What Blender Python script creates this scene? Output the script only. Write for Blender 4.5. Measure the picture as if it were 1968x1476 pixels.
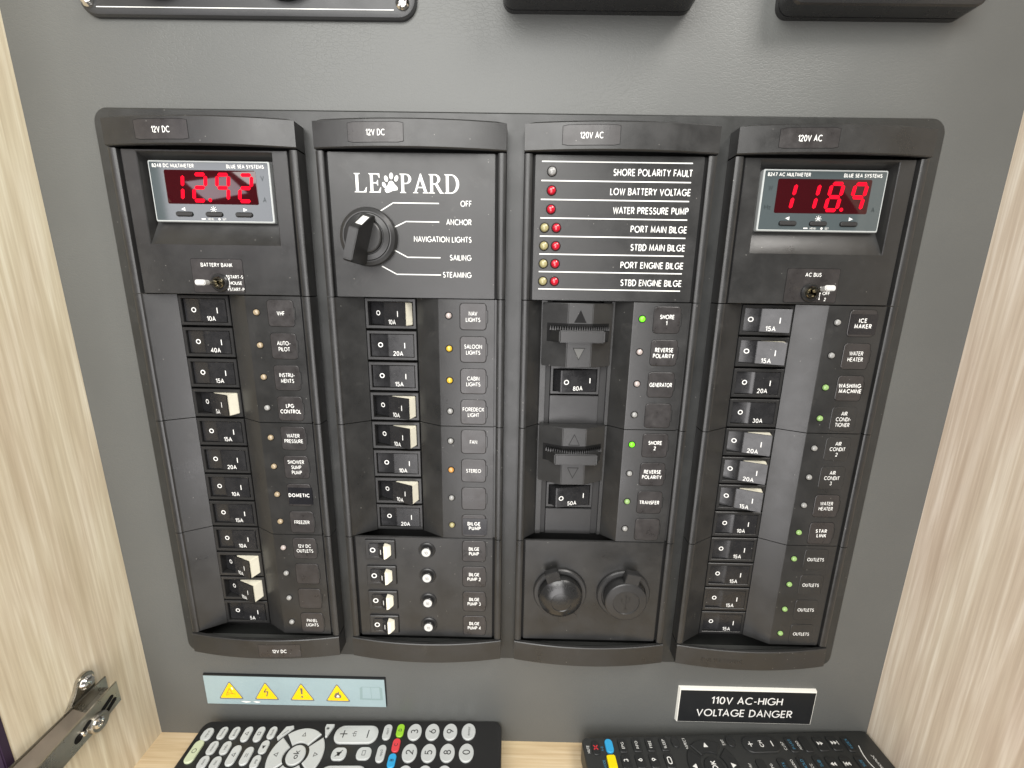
import bpy, bmesh, math, random
from mathutils import Matrix, Vector
random.seed(7)
for o in list(bpy.data.objects): bpy.data.objects.remove(o)
scene = bpy.context.scene
COL = scene.collection
MM = 0.001
def V(u, y, h): return Vector((u*MM, -h*MM, -y*MM))       # u right, y down, h towards the viewer (mm)

# ------------------------------------------------------------------ camera, light, exposure
cam = bpy.data.cameras.new('camera'); camo = bpy.data.objects.new('camera', cam); COL.objects.link(camo)
RC = [[0.99979315, -0.01640743, 0.01201881], [0.01865516, 0.97519519, -0.22055914], [-0.00810187, 0.22073773, 0.97529955]]
def w(v): return Vector((v[0], v[2], -v[1]))
right, up, back = w(RC[0]), -w(RC[1]), -w(RC[2])
loc = V(149.722, -16.161, 245.938)
camo.matrix_world = Matrix(((right.x, up.x, back.x, loc.x), (right.y, up.y, back.y, loc.y), (right.z, up.z, back.z, loc.z), (0, 0, 0, 1)))
cam.sensor_width = 36; cam.lens = 816.3136/1968*36; cam.clip_start = 0.005; cam.clip_end = 50
scene.camera = camo

world = bpy.data.worlds.new('World'); scene.world = world; world.use_nodes = True
bg = world.node_tree.nodes['Background']; bg.inputs[0].default_value = (1.0, 0.99, 0.95, 1); bg.inputs[1].default_value = 0.13

def area(name, pos, target, size, watts, color):
    l = bpy.data.lights.new(name, 'AREA'); l.shape = 'RECTANGLE'; l.size, l.size_y = size; l.energy = watts; l.color = color
    o = bpy.data.objects.new(name, l); COL.objects.link(o)
    o.location = V(*pos); o.rotation_euler = (V(*target)-V(*pos)).to_track_quat('-Z', 'Y').to_euler()
area('cabin_window_light', (10, -390, 640), (140, 0, 0), (0.60, 0.50), 8.3, (1.0, 0.985, 0.955))
area('low_fill_light', (90, 190, 660), (140, 60, 0), (0.42, 0.60), 4.7, (1.0, 0.97, 0.97))  # added low fill that puts highlights on the lower rows
area('meter_reflection_light', (-405, -180, 600), (-10, -60, 0), (0.18, 0.125), 0.36, (1.0, 0.93, 1.0))  # added small lamp, placed for the first meter face to mirror
area('high_fill_light', (640, -760, 520), (-60, 120, 0), (0.4, 0.4), 8.6, (1.0, 0.96, 0.91))  # added high fill from the right, brightens the left wooden side

scene.view_settings.view_transform = 'Standard'; scene.view_settings.look = 'None'
scene.view_settings.exposure = 0.0; scene.view_settings.gamma = 1.0; scene.view_settings.use_curve_mapping = False
scene.render.engine = 'CYCLES'

# ------------------------------------------------------------------ materials
def nt(m): return m.node_tree.nodes, m.node_tree.links
def mat(name, color, rough=0.5, metal=0.0, grain=0.0, gscale=3500, var=0.0, vscale=60, rvar=0.0, emit=None, es=0.0, coat=0.0, spec=0.5, trans=0.0, dust=0.0):
    m = bpy.data.materials.new(name); m.use_nodes = True
    N, L = nt(m); b = N['Principled BSDF']
    b.inputs['Base Color'].default_value = (*color, 1); b.inputs['Roughness'].default_value = rough; b.inputs['Metallic'].default_value = metal
    b.inputs['Specular IOR Level'].default_value = spec; b.inputs['Coat Weight'].default_value = coat; b.inputs['Coat Roughness'].default_value = 0.06
    b.inputs['Transmission Weight'].default_value = trans
    if emit: b.inputs['Emission Color'].default_value = (*emit, 1); b.inputs['Emission Strength'].default_value = es
    geo = N.new('ShaderNodeNewGeometry') if (grain or var or rvar) else None
    if grain:
        n = N.new('ShaderNodeTexNoise'); n.inputs['Scale'].default_value = gscale; n.inputs['Detail'].default_value = 3
        L.new(geo.outputs['Position'], n.inputs['Vector'])
        bp = N.new('ShaderNodeBump'); bp.inputs['Strength'].default_value = grain; bp.inputs['Distance'].default_value = 0.00006
        L.new(n.outputs['Fac'], bp.inputs['Height']); L.new(bp.outputs['Normal'], b.inputs['Normal'])
    if var or rvar:
        n2 = N.new('ShaderNodeTexNoise'); n2.inputs['Scale'].default_value = vscale; n2.inputs['Detail'].default_value = 6; n2.inputs['Roughness'].default_value = .65
        L.new(geo.outputs['Position'], n2.inputs['Vector'])
        if rvar:
            mr = N.new('ShaderNodeMapRange'); mr.inputs['From Min'].default_value = .3; mr.inputs['From Max'].default_value = .7
            mr.inputs['To Min'].default_value = rough-rvar; mr.inputs['To Max'].default_value = rough+rvar
            L.new(n2.outputs['Fac'], mr.inputs['Value']); L.new(mr.outputs['Result'], b.inputs['Roughness'])
        if var:
            mc = N.new('ShaderNodeMapRange'); mc.inputs['From Min'].default_value = .3; mc.inputs['From Max'].default_value = .7
            mc.inputs['To Min'].default_value = 1-var; mc.inputs['To Max'].default_value = 1+var
            L.new(n2.outputs['Fac'], mc.inputs['Value'])
            mx = N.new('ShaderNodeVectorMath'); mx.operation = 'SCALE'; mx.inputs[0].default_value = color
            L.new(mc.outputs['Result'], mx.inputs['Scale']); L.new(mx.outputs['Vector'], b.inputs['Base Color'])
            if dust:                                           # sparse dust specks and pale smudges
                vo = N.new('ShaderNodeTexVoronoi'); vo.inputs['Scale'].default_value = 330; L.new(geo.outputs['Position'], vo.inputs['Vector'])
                lt = N.new('ShaderNodeMath'); lt.operation = 'LESS_THAN'; lt.inputs[1].default_value = .085; L.new(vo.outputs['Distance'], lt.inputs[0])
                sp = N.new('ShaderNodeSeparateColor'); L.new(vo.outputs['Color'], sp.inputs[0])
                gt = N.new('ShaderNodeMath'); gt.operation = 'GREATER_THAN'; gt.inputs[1].default_value = .90; L.new(sp.outputs[0], gt.inputs[0])
                mu = N.new('ShaderNodeMath'); mu.operation = 'MULTIPLY'; L.new(lt.outputs[0], mu.inputs[0]); L.new(gt.outputs[0], mu.inputs[1])
                n4 = N.new('ShaderNodeTexNoise'); n4.inputs['Scale'].default_value = 75; n4.inputs['Detail'].default_value = 7; n4.inputs['Roughness'].default_value = .75; n4.inputs['Distortion'].default_value = .6
                L.new(geo.outputs['Position'], n4.inputs['Vector'])
                sm = N.new('ShaderNodeMapRange'); sm.inputs['From Min'].default_value = .60; sm.inputs['From Max'].default_value = .78; sm.inputs['To Max'].default_value = .10; L.new(n4.outputs['Fac'], sm.inputs['Value'])
                m1 = N.new('ShaderNodeMath'); m1.operation = 'MULTIPLY_ADD'; m1.inputs[1].default_value = .8; L.new(mu.outputs[0], m1.inputs[0]); L.new(sm.outputs['Result'], m1.inputs[2])
                m2 = N.new('ShaderNodeMath'); m2.operation = 'MULTIPLY'; m2.inputs[1].default_value = dust; L.new(m1.outputs[0], m2.inputs[0])
                mm = N.new('ShaderNodeMix'); mm.data_type = 'RGBA'; mm.inputs[7].default_value = (.36, .35, .32, 1)
                L.new(m2.outputs[0], mm.inputs[0]); L.new(mx.outputs['Vector'], mm.inputs[6]); L.new(mm.outputs[2], b.inputs['Base Color'])
    return m

M = {}
M['plastic'] = mat('black_textured_plastic', (.0185, .0185, .018), .35, grain=.45, gscale=2600, var=.22, vscale=45, rvar=.09, dust=.55)
M['frame'] = mat('charcoal_frame_plastic', (.019, .020, .019), .38, grain=.35, gscale=2600, var=.15, rvar=.07, dust=.5)
M['label'] = mat('satin_black_label', (.027, .0245, .024), .33, grain=.2, gscale=2000, var=.2, vscale=120, rvar=.1, dust=.5)
M['sticker'] = mat('glossy_black_sticker', (.010, .010, .012), .22, rvar=.06, var=.1)
M['rocker'] = mat('smooth_black_rocker', (.015, .015, .016), .27, grain=.12, var=.15, vscale=150, rvar=.10, dust=.6)
M['housing'] = mat('black_breaker_housing', (.016, .016, .016), .34, grain=.25, rvar=.06)
M['dark'] = mat('dark_cavity', (.010, .010, .010), .6)
M['groove'] = mat('dark_groove_and_gap_shade', (.006, .006, .006), .6, spec=.15)
M['white'] = mat('white_print', (.72, .72, .69), .5)
M['cream'] = mat('cream_flag', (.76, .73, .60), .42, var=.06, vscale=90)
M['chrome'] = mat('chrome', (.75, .73, .69), .14, 1.0, rvar=.06)
M['darkmetal'] = mat('smoky_metal', (.20, .18, .13), .16, 1.0, rvar=.06)
M['webmetal'] = mat('tan_reflection_steel', (.52, .44, .35), .36, 1.0, var=.08, rvar=.06)  # tan of the reflected wood is put into the base colour
M['steel'] = mat('nickel_steel', (.44, .42, .37), .30, 1.0, var=.14, rvar=.10, vscale=90)
M['slate'] = mat('meter_face', (.058, .072, .075), .06, spec=.55)
M['silver'] = mat('meter_edge', (.42, .44, .43), .35)
M['lens'] = mat('meter_window', (.030, .0015, .003), .05, spec=.5)
M['digit'] = mat('red_led_digit', (.08, .0, .0), .5, emit=(1.0, .008, .03), es=1.6, spec=0.0)
M['unit'] = mat('dim_unit_print', (.02, .028, .03), .4)
M['button'] = mat('rubber_button', (.015, .015, .015), .5)
M['red'] = mat('red_lamp_lens', (.42, .006, .02), .22, coat=.5)
M['clearl'] = mat('clear_lamp_lens', (.25, .25, .24), .2, coat=.4)
M['pinkl'] = mat('pale_pink_lamp_lens', (.36, .31, .29), .2, coat=.4)
M['amberpale'] = mat('pale_amber_lamp_lens', (.28, .22, .14), .2, coat=.4, emit=(1, .7, .35), es=.03)
M['amber'] = mat('amber_lamp_lens', (.45, .22, .06), .2, coat=.4, emit=(1, .5, .12), es=.1)
M['yellow'] = mat('yellow_lamp_lens', (.50, .32, .03), .22, coat=.4, emit=(1, .62, .03), es=.18)
M['yellowoff'] = mat('dull_yellow_lamp_lens', (.30, .27, .13), .25, coat=.4)
M['green'] = mat('bright_green_lamp', (.15, .6, .02), .3, emit=(.14, 1, .015), es=.6)
M['greenpale'] = mat('pale_green_lamp', (.20, .28, .12), .25, coat=.3, emit=(.35, 1, .10), es=.15)
M['fuse'] = mat('white_fuse_button', (.50, .50, .48), .4)
M['fusetext'] = mat('grey_fuse_print', (.12, .12, .12), .5)
M['gloss'] = mat('glossy_black_plastic', (.015, .015, .015), .27, rvar=.06)
M['satin'] = mat('satin_black_plastic', (.020, .020, .020), .36, grain=.15, rvar=.06)
M['coal'] = mat('black_gauge_plate', (.024, .025, .026), .42, grain=.3, rvar=.05)
M['paletri'] = mat('painted_lit_arrow', (.085, .085, .08), .5)  # light caught by the recessed arrow, painted as a paler grey
M['signblue'] = mat('pale_blue_sign', (.275, .36, .375), .32, var=.05, vscale=40)
M['yel'] = mat('yellow_sign_print', (.84, .54, .0), .4)
M['pict'] = mat('grey_sign_print', (.14, .12, .09), .5)
M['tri'] = mat('triangle_border_print', (.14, .15, .15), .5)
M['book'] = mat('faded_grey_print', (.22, .30, .30), .5)
M['orange'] = mat('worn_orange_print', (.55, .24, .02), .5)
M['signblack'] = mat('engraved_black_laminate', (.010, .011, .012), .38)
M['signwhite'] = mat('laminate_white_core', (.75, .74, .68), .5)
M['rem'] = mat('black_remote_plastic', (.014, .014, .014), .38, rvar=.05)
M['rem2'] = mat('charcoal_remote_plastic', (.026, .027, .026), .42, grain=.15, rvar=.05)
M['key'] = mat('grey_white_rubber_key', (.47, .49, .48), .5, var=.04)
M['powerkey'] = mat('pale_green_glow_key', (.50, .55, .37), .55)
M['keyg'] = mat('green_key', (.28, .55, .03), .45)
M['keyr'] = mat('red_key', (.62, .05, .06), .45)
M['keyb'] = mat('blue_key', (.03, .32, .60), .45)
M['keyy'] = mat('yellow_key', (.80, .62, .0), .45)
M['keyblack'] = mat('black_rubber_key', (.013, .014, .014), .5)
M['ink'] = mat('dark_key_print', (.03, .03, .03), .5)
M['bluetext'] = mat('blue_key_print', (.05, .20, .32), .5)
M['redtext'] = mat('red_key_print', (.55, .03, .04), .5)
M['plum'] = mat('plum_edge_trim', (.030, .016, .036), .4)

def wood(name, along, c0, c1, c2):
    m = bpy.data.materials.new(name); m.use_nodes = True; N, L = nt(m); b = N['Principled BSDF']
    geo = N.new('ShaderNodeNewGeometry')
    def noise(sc, s, det, dist=0):
        mp = N.new('ShaderNodeMapping'); mp.inputs['Scale'].default_value = sc
        n = N.new('ShaderNodeTexNoise'); n.inputs['Scale'].default_value = s; n.inputs['Detail'].default_value = det; n.inputs['Distortion'].default_value = dist
        L.new(geo.outputs['Position'], mp.inputs['Vector']); L.new(mp.outputs['Vector'], n.inputs['Vector']); return n
    k = {'z': lambda a: (1, 1, a), 'x': lambda a: (a, 1, 1)}[along]
    n1 = noise(k(.05), 230, 5, .35); n2 = noise(k(.022), 950, 4, .15); n3 = noise(k(.25), 22, 3, .6); n4 = noise(k(.012), 420, 3, .1)
    r = N.new('ShaderNodeValToRGB'); e = r.color_ramp.elements
    e[0].position = .36; e[0].color = (*c0, 1); e[1].position = .64; e[1].color = (*c2, 1)
    x = e.new(.5); x.color = (*c1, 1)
    a = N.new('ShaderNodeMath'); a.operation = 'MULTIPLY_ADD'; a.inputs[1].default_value = .45; L.new(n1.outputs['Fac'], a.inputs[0])
    a2 = N.new('ShaderNodeMath'); a2.operation = 'MULTIPLY_ADD'; a2.inputs[1].default_value = .25; a2.inputs[2].default_value = 0.0; L.new(n2.outputs['Fac'], a2.inputs[0])
    a3 = N.new('ShaderNodeMath'); a3.operation = 'MULTIPLY_ADD'; a3.inputs[1].default_value = .30; L.new(n4.outputs['Fac'], a3.inputs[0]); L.new(a2.outputs[0], a3.inputs[2])
    L.new(a3.outputs[0], a.inputs[2]); L.new(a.outputs[0], r.inputs['Fac'])
    hs = N.new('ShaderNodeMix'); hs.data_type = 'RGBA'; hs.blend_type = 'MULTIPLY'; hs.inputs[0].default_value = .55
    r2 = N.new('ShaderNodeValToRGB'); r2.color_ramp.elements[0].position = .35; r2.color_ramp.elements[0].color = (.88, .80, .76, 1); r2.color_ramp.elements[1].position = .65; r2.color_ramp.elements[1].color = (1, 1, .94, 1)
    L.new(n3.outputs['Fac'], r2.inputs['Fac']); L.new(r.outputs['Color'], hs.inputs[6]); L.new(r2.outputs['Color'], hs.inputs[7])
    L.new(hs.outputs[2], b.inputs['Base Color']); b.inputs['Roughness'].default_value = .48
    bp = N.new('ShaderNodeBump'); bp.inputs['Strength'].default_value = .22; bp.inputs['Distance'].default_value = .0006
    L.new(a.outputs[0], bp.inputs['Height']); L.new(bp.outputs['Normal'], b.inputs['Normal'])
    return m
M['woodv'] = wood('pale_oak_laminate_upright', 'z', (.555, .475, .34), (.675, .60, .45), (.84, .785, .64))
M['woodr'] = wood('pinkish_oak_laminate_upright', 'z', (.56, .465, .36), (.68, .59, .475), (.84, .77, .66))
M['woodh'] = wood('pale_oak_laminate_shelf', 'x', (.48, .36, .21), (.60, .48, .30), (.72, .61, .42))
def vinyl():
    m = bpy.data.materials.new('grey_leatherette'); m.use_nodes = True; N, L = nt(m); b = N['Principled BSDF']
    geo = N.new('ShaderNodeNewGeometry')
    mp = N.new('ShaderNodeMapping'); mp.inputs['Scale'].default_value = (.45, 1, 1); L.new(geo.outputs['Position'], mp.inputs['Vector'])
    wv = N.new('ShaderNodeTexNoise'); wv.inputs['Scale'].default_value = 300; wv.inputs['Detail'].default_value = 2; L.new(geo.outputs['Position'], wv.inputs['Vector'])
    mixv = N.new('ShaderNodeVectorMath'); mixv.operation = 'MULTIPLY_ADD'; mixv.inputs[1].default_value = (.0025,)*3
    L.new(wv.outputs['Color'], mixv.inputs[0]); L.new(mp.outputs['Vector'], mixv.inputs[2])
    vo = N.new('ShaderNodeTexVoronoi'); vo.feature = 'DISTANCE_TO_EDGE'; vo.inputs['Scale'].default_value = 620; L.new(mixv.outputs[0], vo.inputs['Vector'])
    mr = N.new('ShaderNodeMapRange'); mr.inputs['From Max'].default_value = .12; L.new(vo.outputs['Distance'], mr.inputs['Value'])
    n = N.new('ShaderNodeTexNoise'); n.inputs['Scale'].default_value = 1500; n.inputs['Detail'].default_value = 4; L.new(geo.outputs['Position'], n.inputs['Vector'])
    n3 = N.new('ShaderNodeTexNoise'); n3.inputs['Scale'].default_value = 16; n3.inputs['Detail'].default_value = 4; L.new(geo.outputs['Position'], n3.inputs['Vector'])
    wr = N.new('ShaderNodeMapRange'); wr.inputs['From Min'].default_value = .40; wr.inputs['From Max'].default_value = .65; wr.inputs['To Min'].default_value = .25; L.new(n3.outputs['Fac'], wr.inputs['Value'])
    s1 = N.new('ShaderNodeMath'); s1.operation = 'MULTIPLY'; L.new(mr.outputs['Result'], s1.inputs[0]); L.new(wr.outputs['Result'], s1.inputs[1])
    ad = N.new('ShaderNodeMath'); ad.operation = 'MULTIPLY_ADD'; ad.inputs[1].default_value = .7; L.new(n.outputs['Fac'], ad.inputs[0]); L.new(s1.outputs[0], ad.inputs[2])
    bp = N.new('ShaderNodeBump'); bp.inputs['Strength'].default_value = .24; bp.inputs['Distance'].default_value = .00022; L.new(ad.outputs[0], bp.inputs['Height']); L.new(bp.outputs['Normal'], b.inputs['Normal'])
    r = N.new('ShaderNodeValToRGB'); r.color_ramp.elements[0].position = .3; r.color_ramp.elements[1].position = .7
    r.color_ramp.elements[0].color = (.083, .086, .082, 1); r.color_ramp.elements[1].color = (.092, .095, .090, 1)
    L.new(n3.outputs['Fac'], r.inputs['Fac']); L.new(r.outputs['Color'], b.inputs['Base Color']); b.inputs['Roughness'].default_value = .46
    return m
M['vinyl'] = vinyl()

# ------------------------------------------------------------------ mesh builder (all lengths in mm)
def rrect(u0, y0, u1, y1, r=0.0, n=4):
    if r <= 0: return [(u0, y0), (u1, y0), (u1, y1), (u0, y1)]
    out = []
    for cx, cy, a0 in ((u0+r, y0+r, 180), (u1-r, y0+r, 270), (u1-r, y1-r, 0), (u0+r, y1-r, 90)):
        for i in range(n+1):
            a = math.radians(a0+90*i/n); out.append((cx+r*math.cos(a), cy+r*math.sin(a)))
    return out
def circle(cx, cy, rx, ry=None, n=28, rot=0):
    ry = ry or rx; c, s = math.cos(rot), math.sin(rot); out = []
    for i in range(n):
        a = 2*math.pi*i/n; x, y = rx*math.cos(a), ry*math.sin(a); out.append((cx+x*c-y*s, cy+x*s+y*c))
    return out
def sector(cx, cy, r0, r1, a0, a1, n=12, sx=1, sy=1):
    A = [math.radians(a0+(a1-a0)*i/n) for i in range(n+1)]
    return [(cx+sx*r1*math.cos(a), cy+sy*r1*math.sin(a)) for a in A]+[(cx+sx*r0*math.cos(a), cy+sy*r0*math.sin(a)) for a in reversed(A)]

_tc = {}
def text2d(s, bold=0.0, space=1.0):
    k = (s, bold, space)
    if k not in _tc:
        c = bpy.data.curves.new('t', 'FONT'); c.body = s; c.size = 1; c.offset = bold; c.space_character = space; c.resolution_u = 3
        o = bpy.data.objects.new('t', c); COL.objects.link(o); bpy.context.view_layer.update()
        me = bpy.data.meshes.new_from_object(o.evaluated_get(bpy.context.evaluated_depsgraph_get()))
        _tc[k] = ([(v.co.x, v.co.y) for v in me.vertices], [list(p.vertices) for p in me.polygons])
        bpy.data.objects.remove(o); bpy.data.curves.remove(c); bpy.data.meshes.remove(me)
    return _tc[k]
def fill2d(loops):
    c = bpy.data.curves.new('f', 'CURVE'); c.dimensions = '2D'; c.fill_mode = 'BOTH'
    for lp in loops:
        sp = c.splines.new('POLY'); sp.points.add(len(lp)-1); sp.use_cyclic_u = True
        for p, q in zip(sp.points, lp): p.co = (q[0], q[1], 0, 1)
    o = bpy.data.objects.new('f', c); COL.objects.link(o); bpy.context.view_layer.update()
    me = bpy.data.meshes.new_from_object(o.evaluated_get(bpy.context.evaluated_depsgraph_get()))
    r = ([(v.co.x, v.co.y) for v in me.vertices], [list(p.vertices) for p in me.polygons])
    bpy.data.objects.remove(o); bpy.data.curves.remove(c); bpy.data.meshes.remove(me)
    return r
def arc2(cx, cy, rx, ry, a0, a1, n=9): return [(cx+rx*math.cos(math.radians(a0+(a1-a0)*i/n)), cy+ry*math.sin(math.radians(a0+(a1-a0)*i/n))) for i in range(n+1)]
GL = {                                                         # single-stroke capitals: width, strokes (cap height 1)
 'A': (.72, [[(0, 0), (.36, 1), (.72, 0)], [(.13, .33), (.59, .33)]]), 'B': (.55, [[(0, .53), (.28, .53)]+arc2(.28, .765, .235, .235, -90, 90)+[(0, 1), (0, 0)]+[(.30, 0)]+arc2(.30, .265, .25, .265, -90, 90)]),
 'C': (.80, [arc2(.48, .5, .48, .5, 48, 312, 14)]), 'D': (.68, [[(0, 0), (0, 1), (.22, 1)]+arc2(.22, .5, .46, .5, 90, -90, 12)+[(0, 0)]]),
 'E': (.48, [[(.48, 1), (0, 1), (0, 0), (.48, 0)], [(.05, .52), (.45, .52)]]), 'F': (.46, [[(.46, 1), (0, 1), (0, 0)], [(.05, .50), (.42, .50)]]),
 'G': (.90, [arc2(.48, .5, .48, .5, 45, 355, 16)+[(.56, .46)]]), 'H': (.62, [[(0, 0), (0, 1)], [(.62, 0), (.62, 1)], [(.05, .52), (.57, .52)]]), 'I': (.0, [[(0, 0), (0, 1)]]),
 'J': (.34, [[(.34, 1), (.34, .22)]+arc2(.14, .22, .2, .22, 0, -120, 6)]), 'K': (.58, [[(0, 0), (0, 1)], [(.54, 1), (.06, .46)], [(.2, .58), (.58, 0)]]), 'L': (.42, [[(0, 1), (0, 0), (.42, 0)]]),
 'M': (.80, [[(0, 0), (.06, 1), (.40, .14), (.74, 1), (.80, 0)]]), 'N': (.66, [[(0, 0), (0, 1), (.66, 0), (.66, 1)]]), 'O': (.94, [arc2(.47, .5, .47, .5, 90, 450, 22)]),
 'P': (.52, [[(0, 0), (0, 1), (.26, 1)]+arc2(.26, .74, .26, .26, 90, -90)+[(.05, .48)]]), 'R': (.55, [[(0, 0), (0, 1), (.26, 1)]+arc2(.26, .745, .26, .255, 90, -90)+[(.05, .49)], [(.22, .46), (.55, 0)]]),
 'S': (.50, [arc2(.25, .755, .22, .245, 35, 250, 9)+arc2(.25, .26, .25, .26, 75, -150, 9)]), 'T': (.58, [[(0, 1), (.58, 1)], [(.29, .95), (.29, 0)]]), 'U': (.62, [[(0, 1), (0, .3)]+arc2(.31, .3, .31, .3, 180, 360)+[(.62, 1)]]),
 'V': (.70, [[(0, 1), (.35, 0), (.70, 1)]]), 'W': (1.0, [[(0, 1), (.25, 0), (.5, .95), (.75, 0), (1.0, 1)]]), 'X': (.62, [[(0, 0), (.60, 1)], [(0.02, 1), (.62, 0)]]), 'Y': (.62, [[(0, 1), (.31, .48), (.62, 1)], [(.31, .46), (.31, 0)]]), 'Z': (.56, [[(0, 1), (.54, 1), (0, 0), (.56, 0)]]),
 '0': (.56, [arc2(.28, .5, .28, .5, 90, 450, 20)]), '1': (.26, [[(0, .78), (.26, 1), (.26, 0)]]), '2': (.54, [arc2(.26, .73, .25, .27, 170, -40, 9)+[(0, 0), (.54, 0)]]), '3': (.52, [arc2(.24, .755, .22, .245, 150, -75, 9)+arc2(.24, .27, .27, .27, 75, -150, 9)]),
 '4': (.60, [[(.60, .27), (0, .27), (.44, 1), (.44, 0)]]), '5': (.52, [[(.48, 1), (.10, 1), (.04, .53)]+arc2(.23, .32, .28, .32, 125, -145, 10)]), '6': (.54, [arc2(.27, .31, .27, .31, 160, -200, 16), [(.03, .45), (.36, 1)]]),
 '7': (.50, [[(0, 1), (.50, 1), (.14, 0)]]), '8': (.52, [arc2(.26, .765, .21, .235, -90, 270, 14), arc2(.26, .265, .26, .265, 90, 450, 14)]), '9': (.54, [arc2(.27, .69, .27, .31, -20, 340, 16), [(.51, .55), (.18, 0)]]), '-': (.30, [[(0, .38), (.30, .38)]]), '.': (.0, [[(0, 0), (0, .12)]])}
def strip2(pl, t):                                             # mitred ribbon along a polyline
    n = len(pl); L = []; R = []
    P = [Vector(p) for p in pl]; closed = (P[0]-P[-1]).length < 1e-4
    for i in range(n):
        a = P[i-1] if i else (P[-2] if closed else None); b = P[i+1] if i < n-1 else (P[1] if closed else None)
        d0 = (P[i]-a).normalized() if a is not None else None; d1 = (b-P[i]).normalized() if b is not None else None
        d0 = d0 or d1; d1 = d1 or d0; n0 = Vector((-d0.y, d0.x)); n1 = Vector((-d1.y, d1.x)); m = n0+n1
        if m.length < .2: m = n0
        m.normalize(); k = min(1/max(m.dot(n0), .35), 2.2)*t/2; L.append(P[i]+m*k); R.append(P[i]-m*k)
    return [(p.x, p.y) for p in L+R], [[i, n+i, n+i+1, i+1] for i in range(n-1)]
_sc = {}
KERN = {'LT': .2, 'AV': .12, 'VA': .12, 'TA': .14, 'AT': .14, 'LY': .15, 'TE': 0, 'LO': .05, 'WA': .1, 'AY': .1, 'FA': .1, 'PA': .1, 'TO': .06, 'RT': .03}
def stroke2d(s, t, space):
    k = (s, t, space)
    if k not in _sc:
        vs = []; fs = []; x = 0; lay = 0
        for ci, ch in enumerate(s):
            if ch == ' ': x += .46; continue
            w_, st = GL[ch]
            for pl in st:
                v, f = strip2(pl, t); b = len(vs); vs += [(x+p[0], p[1], lay) for p in v]; fs += [[b+i for i in q] for q in f]; lay = (lay+1) % 3
            x += w_+.16+t*.8+space-KERN.get(s[ci:ci+2], 0)
        _sc[k] = (vs, fs)
    return _sc[k]
CAP = 0.729
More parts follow.
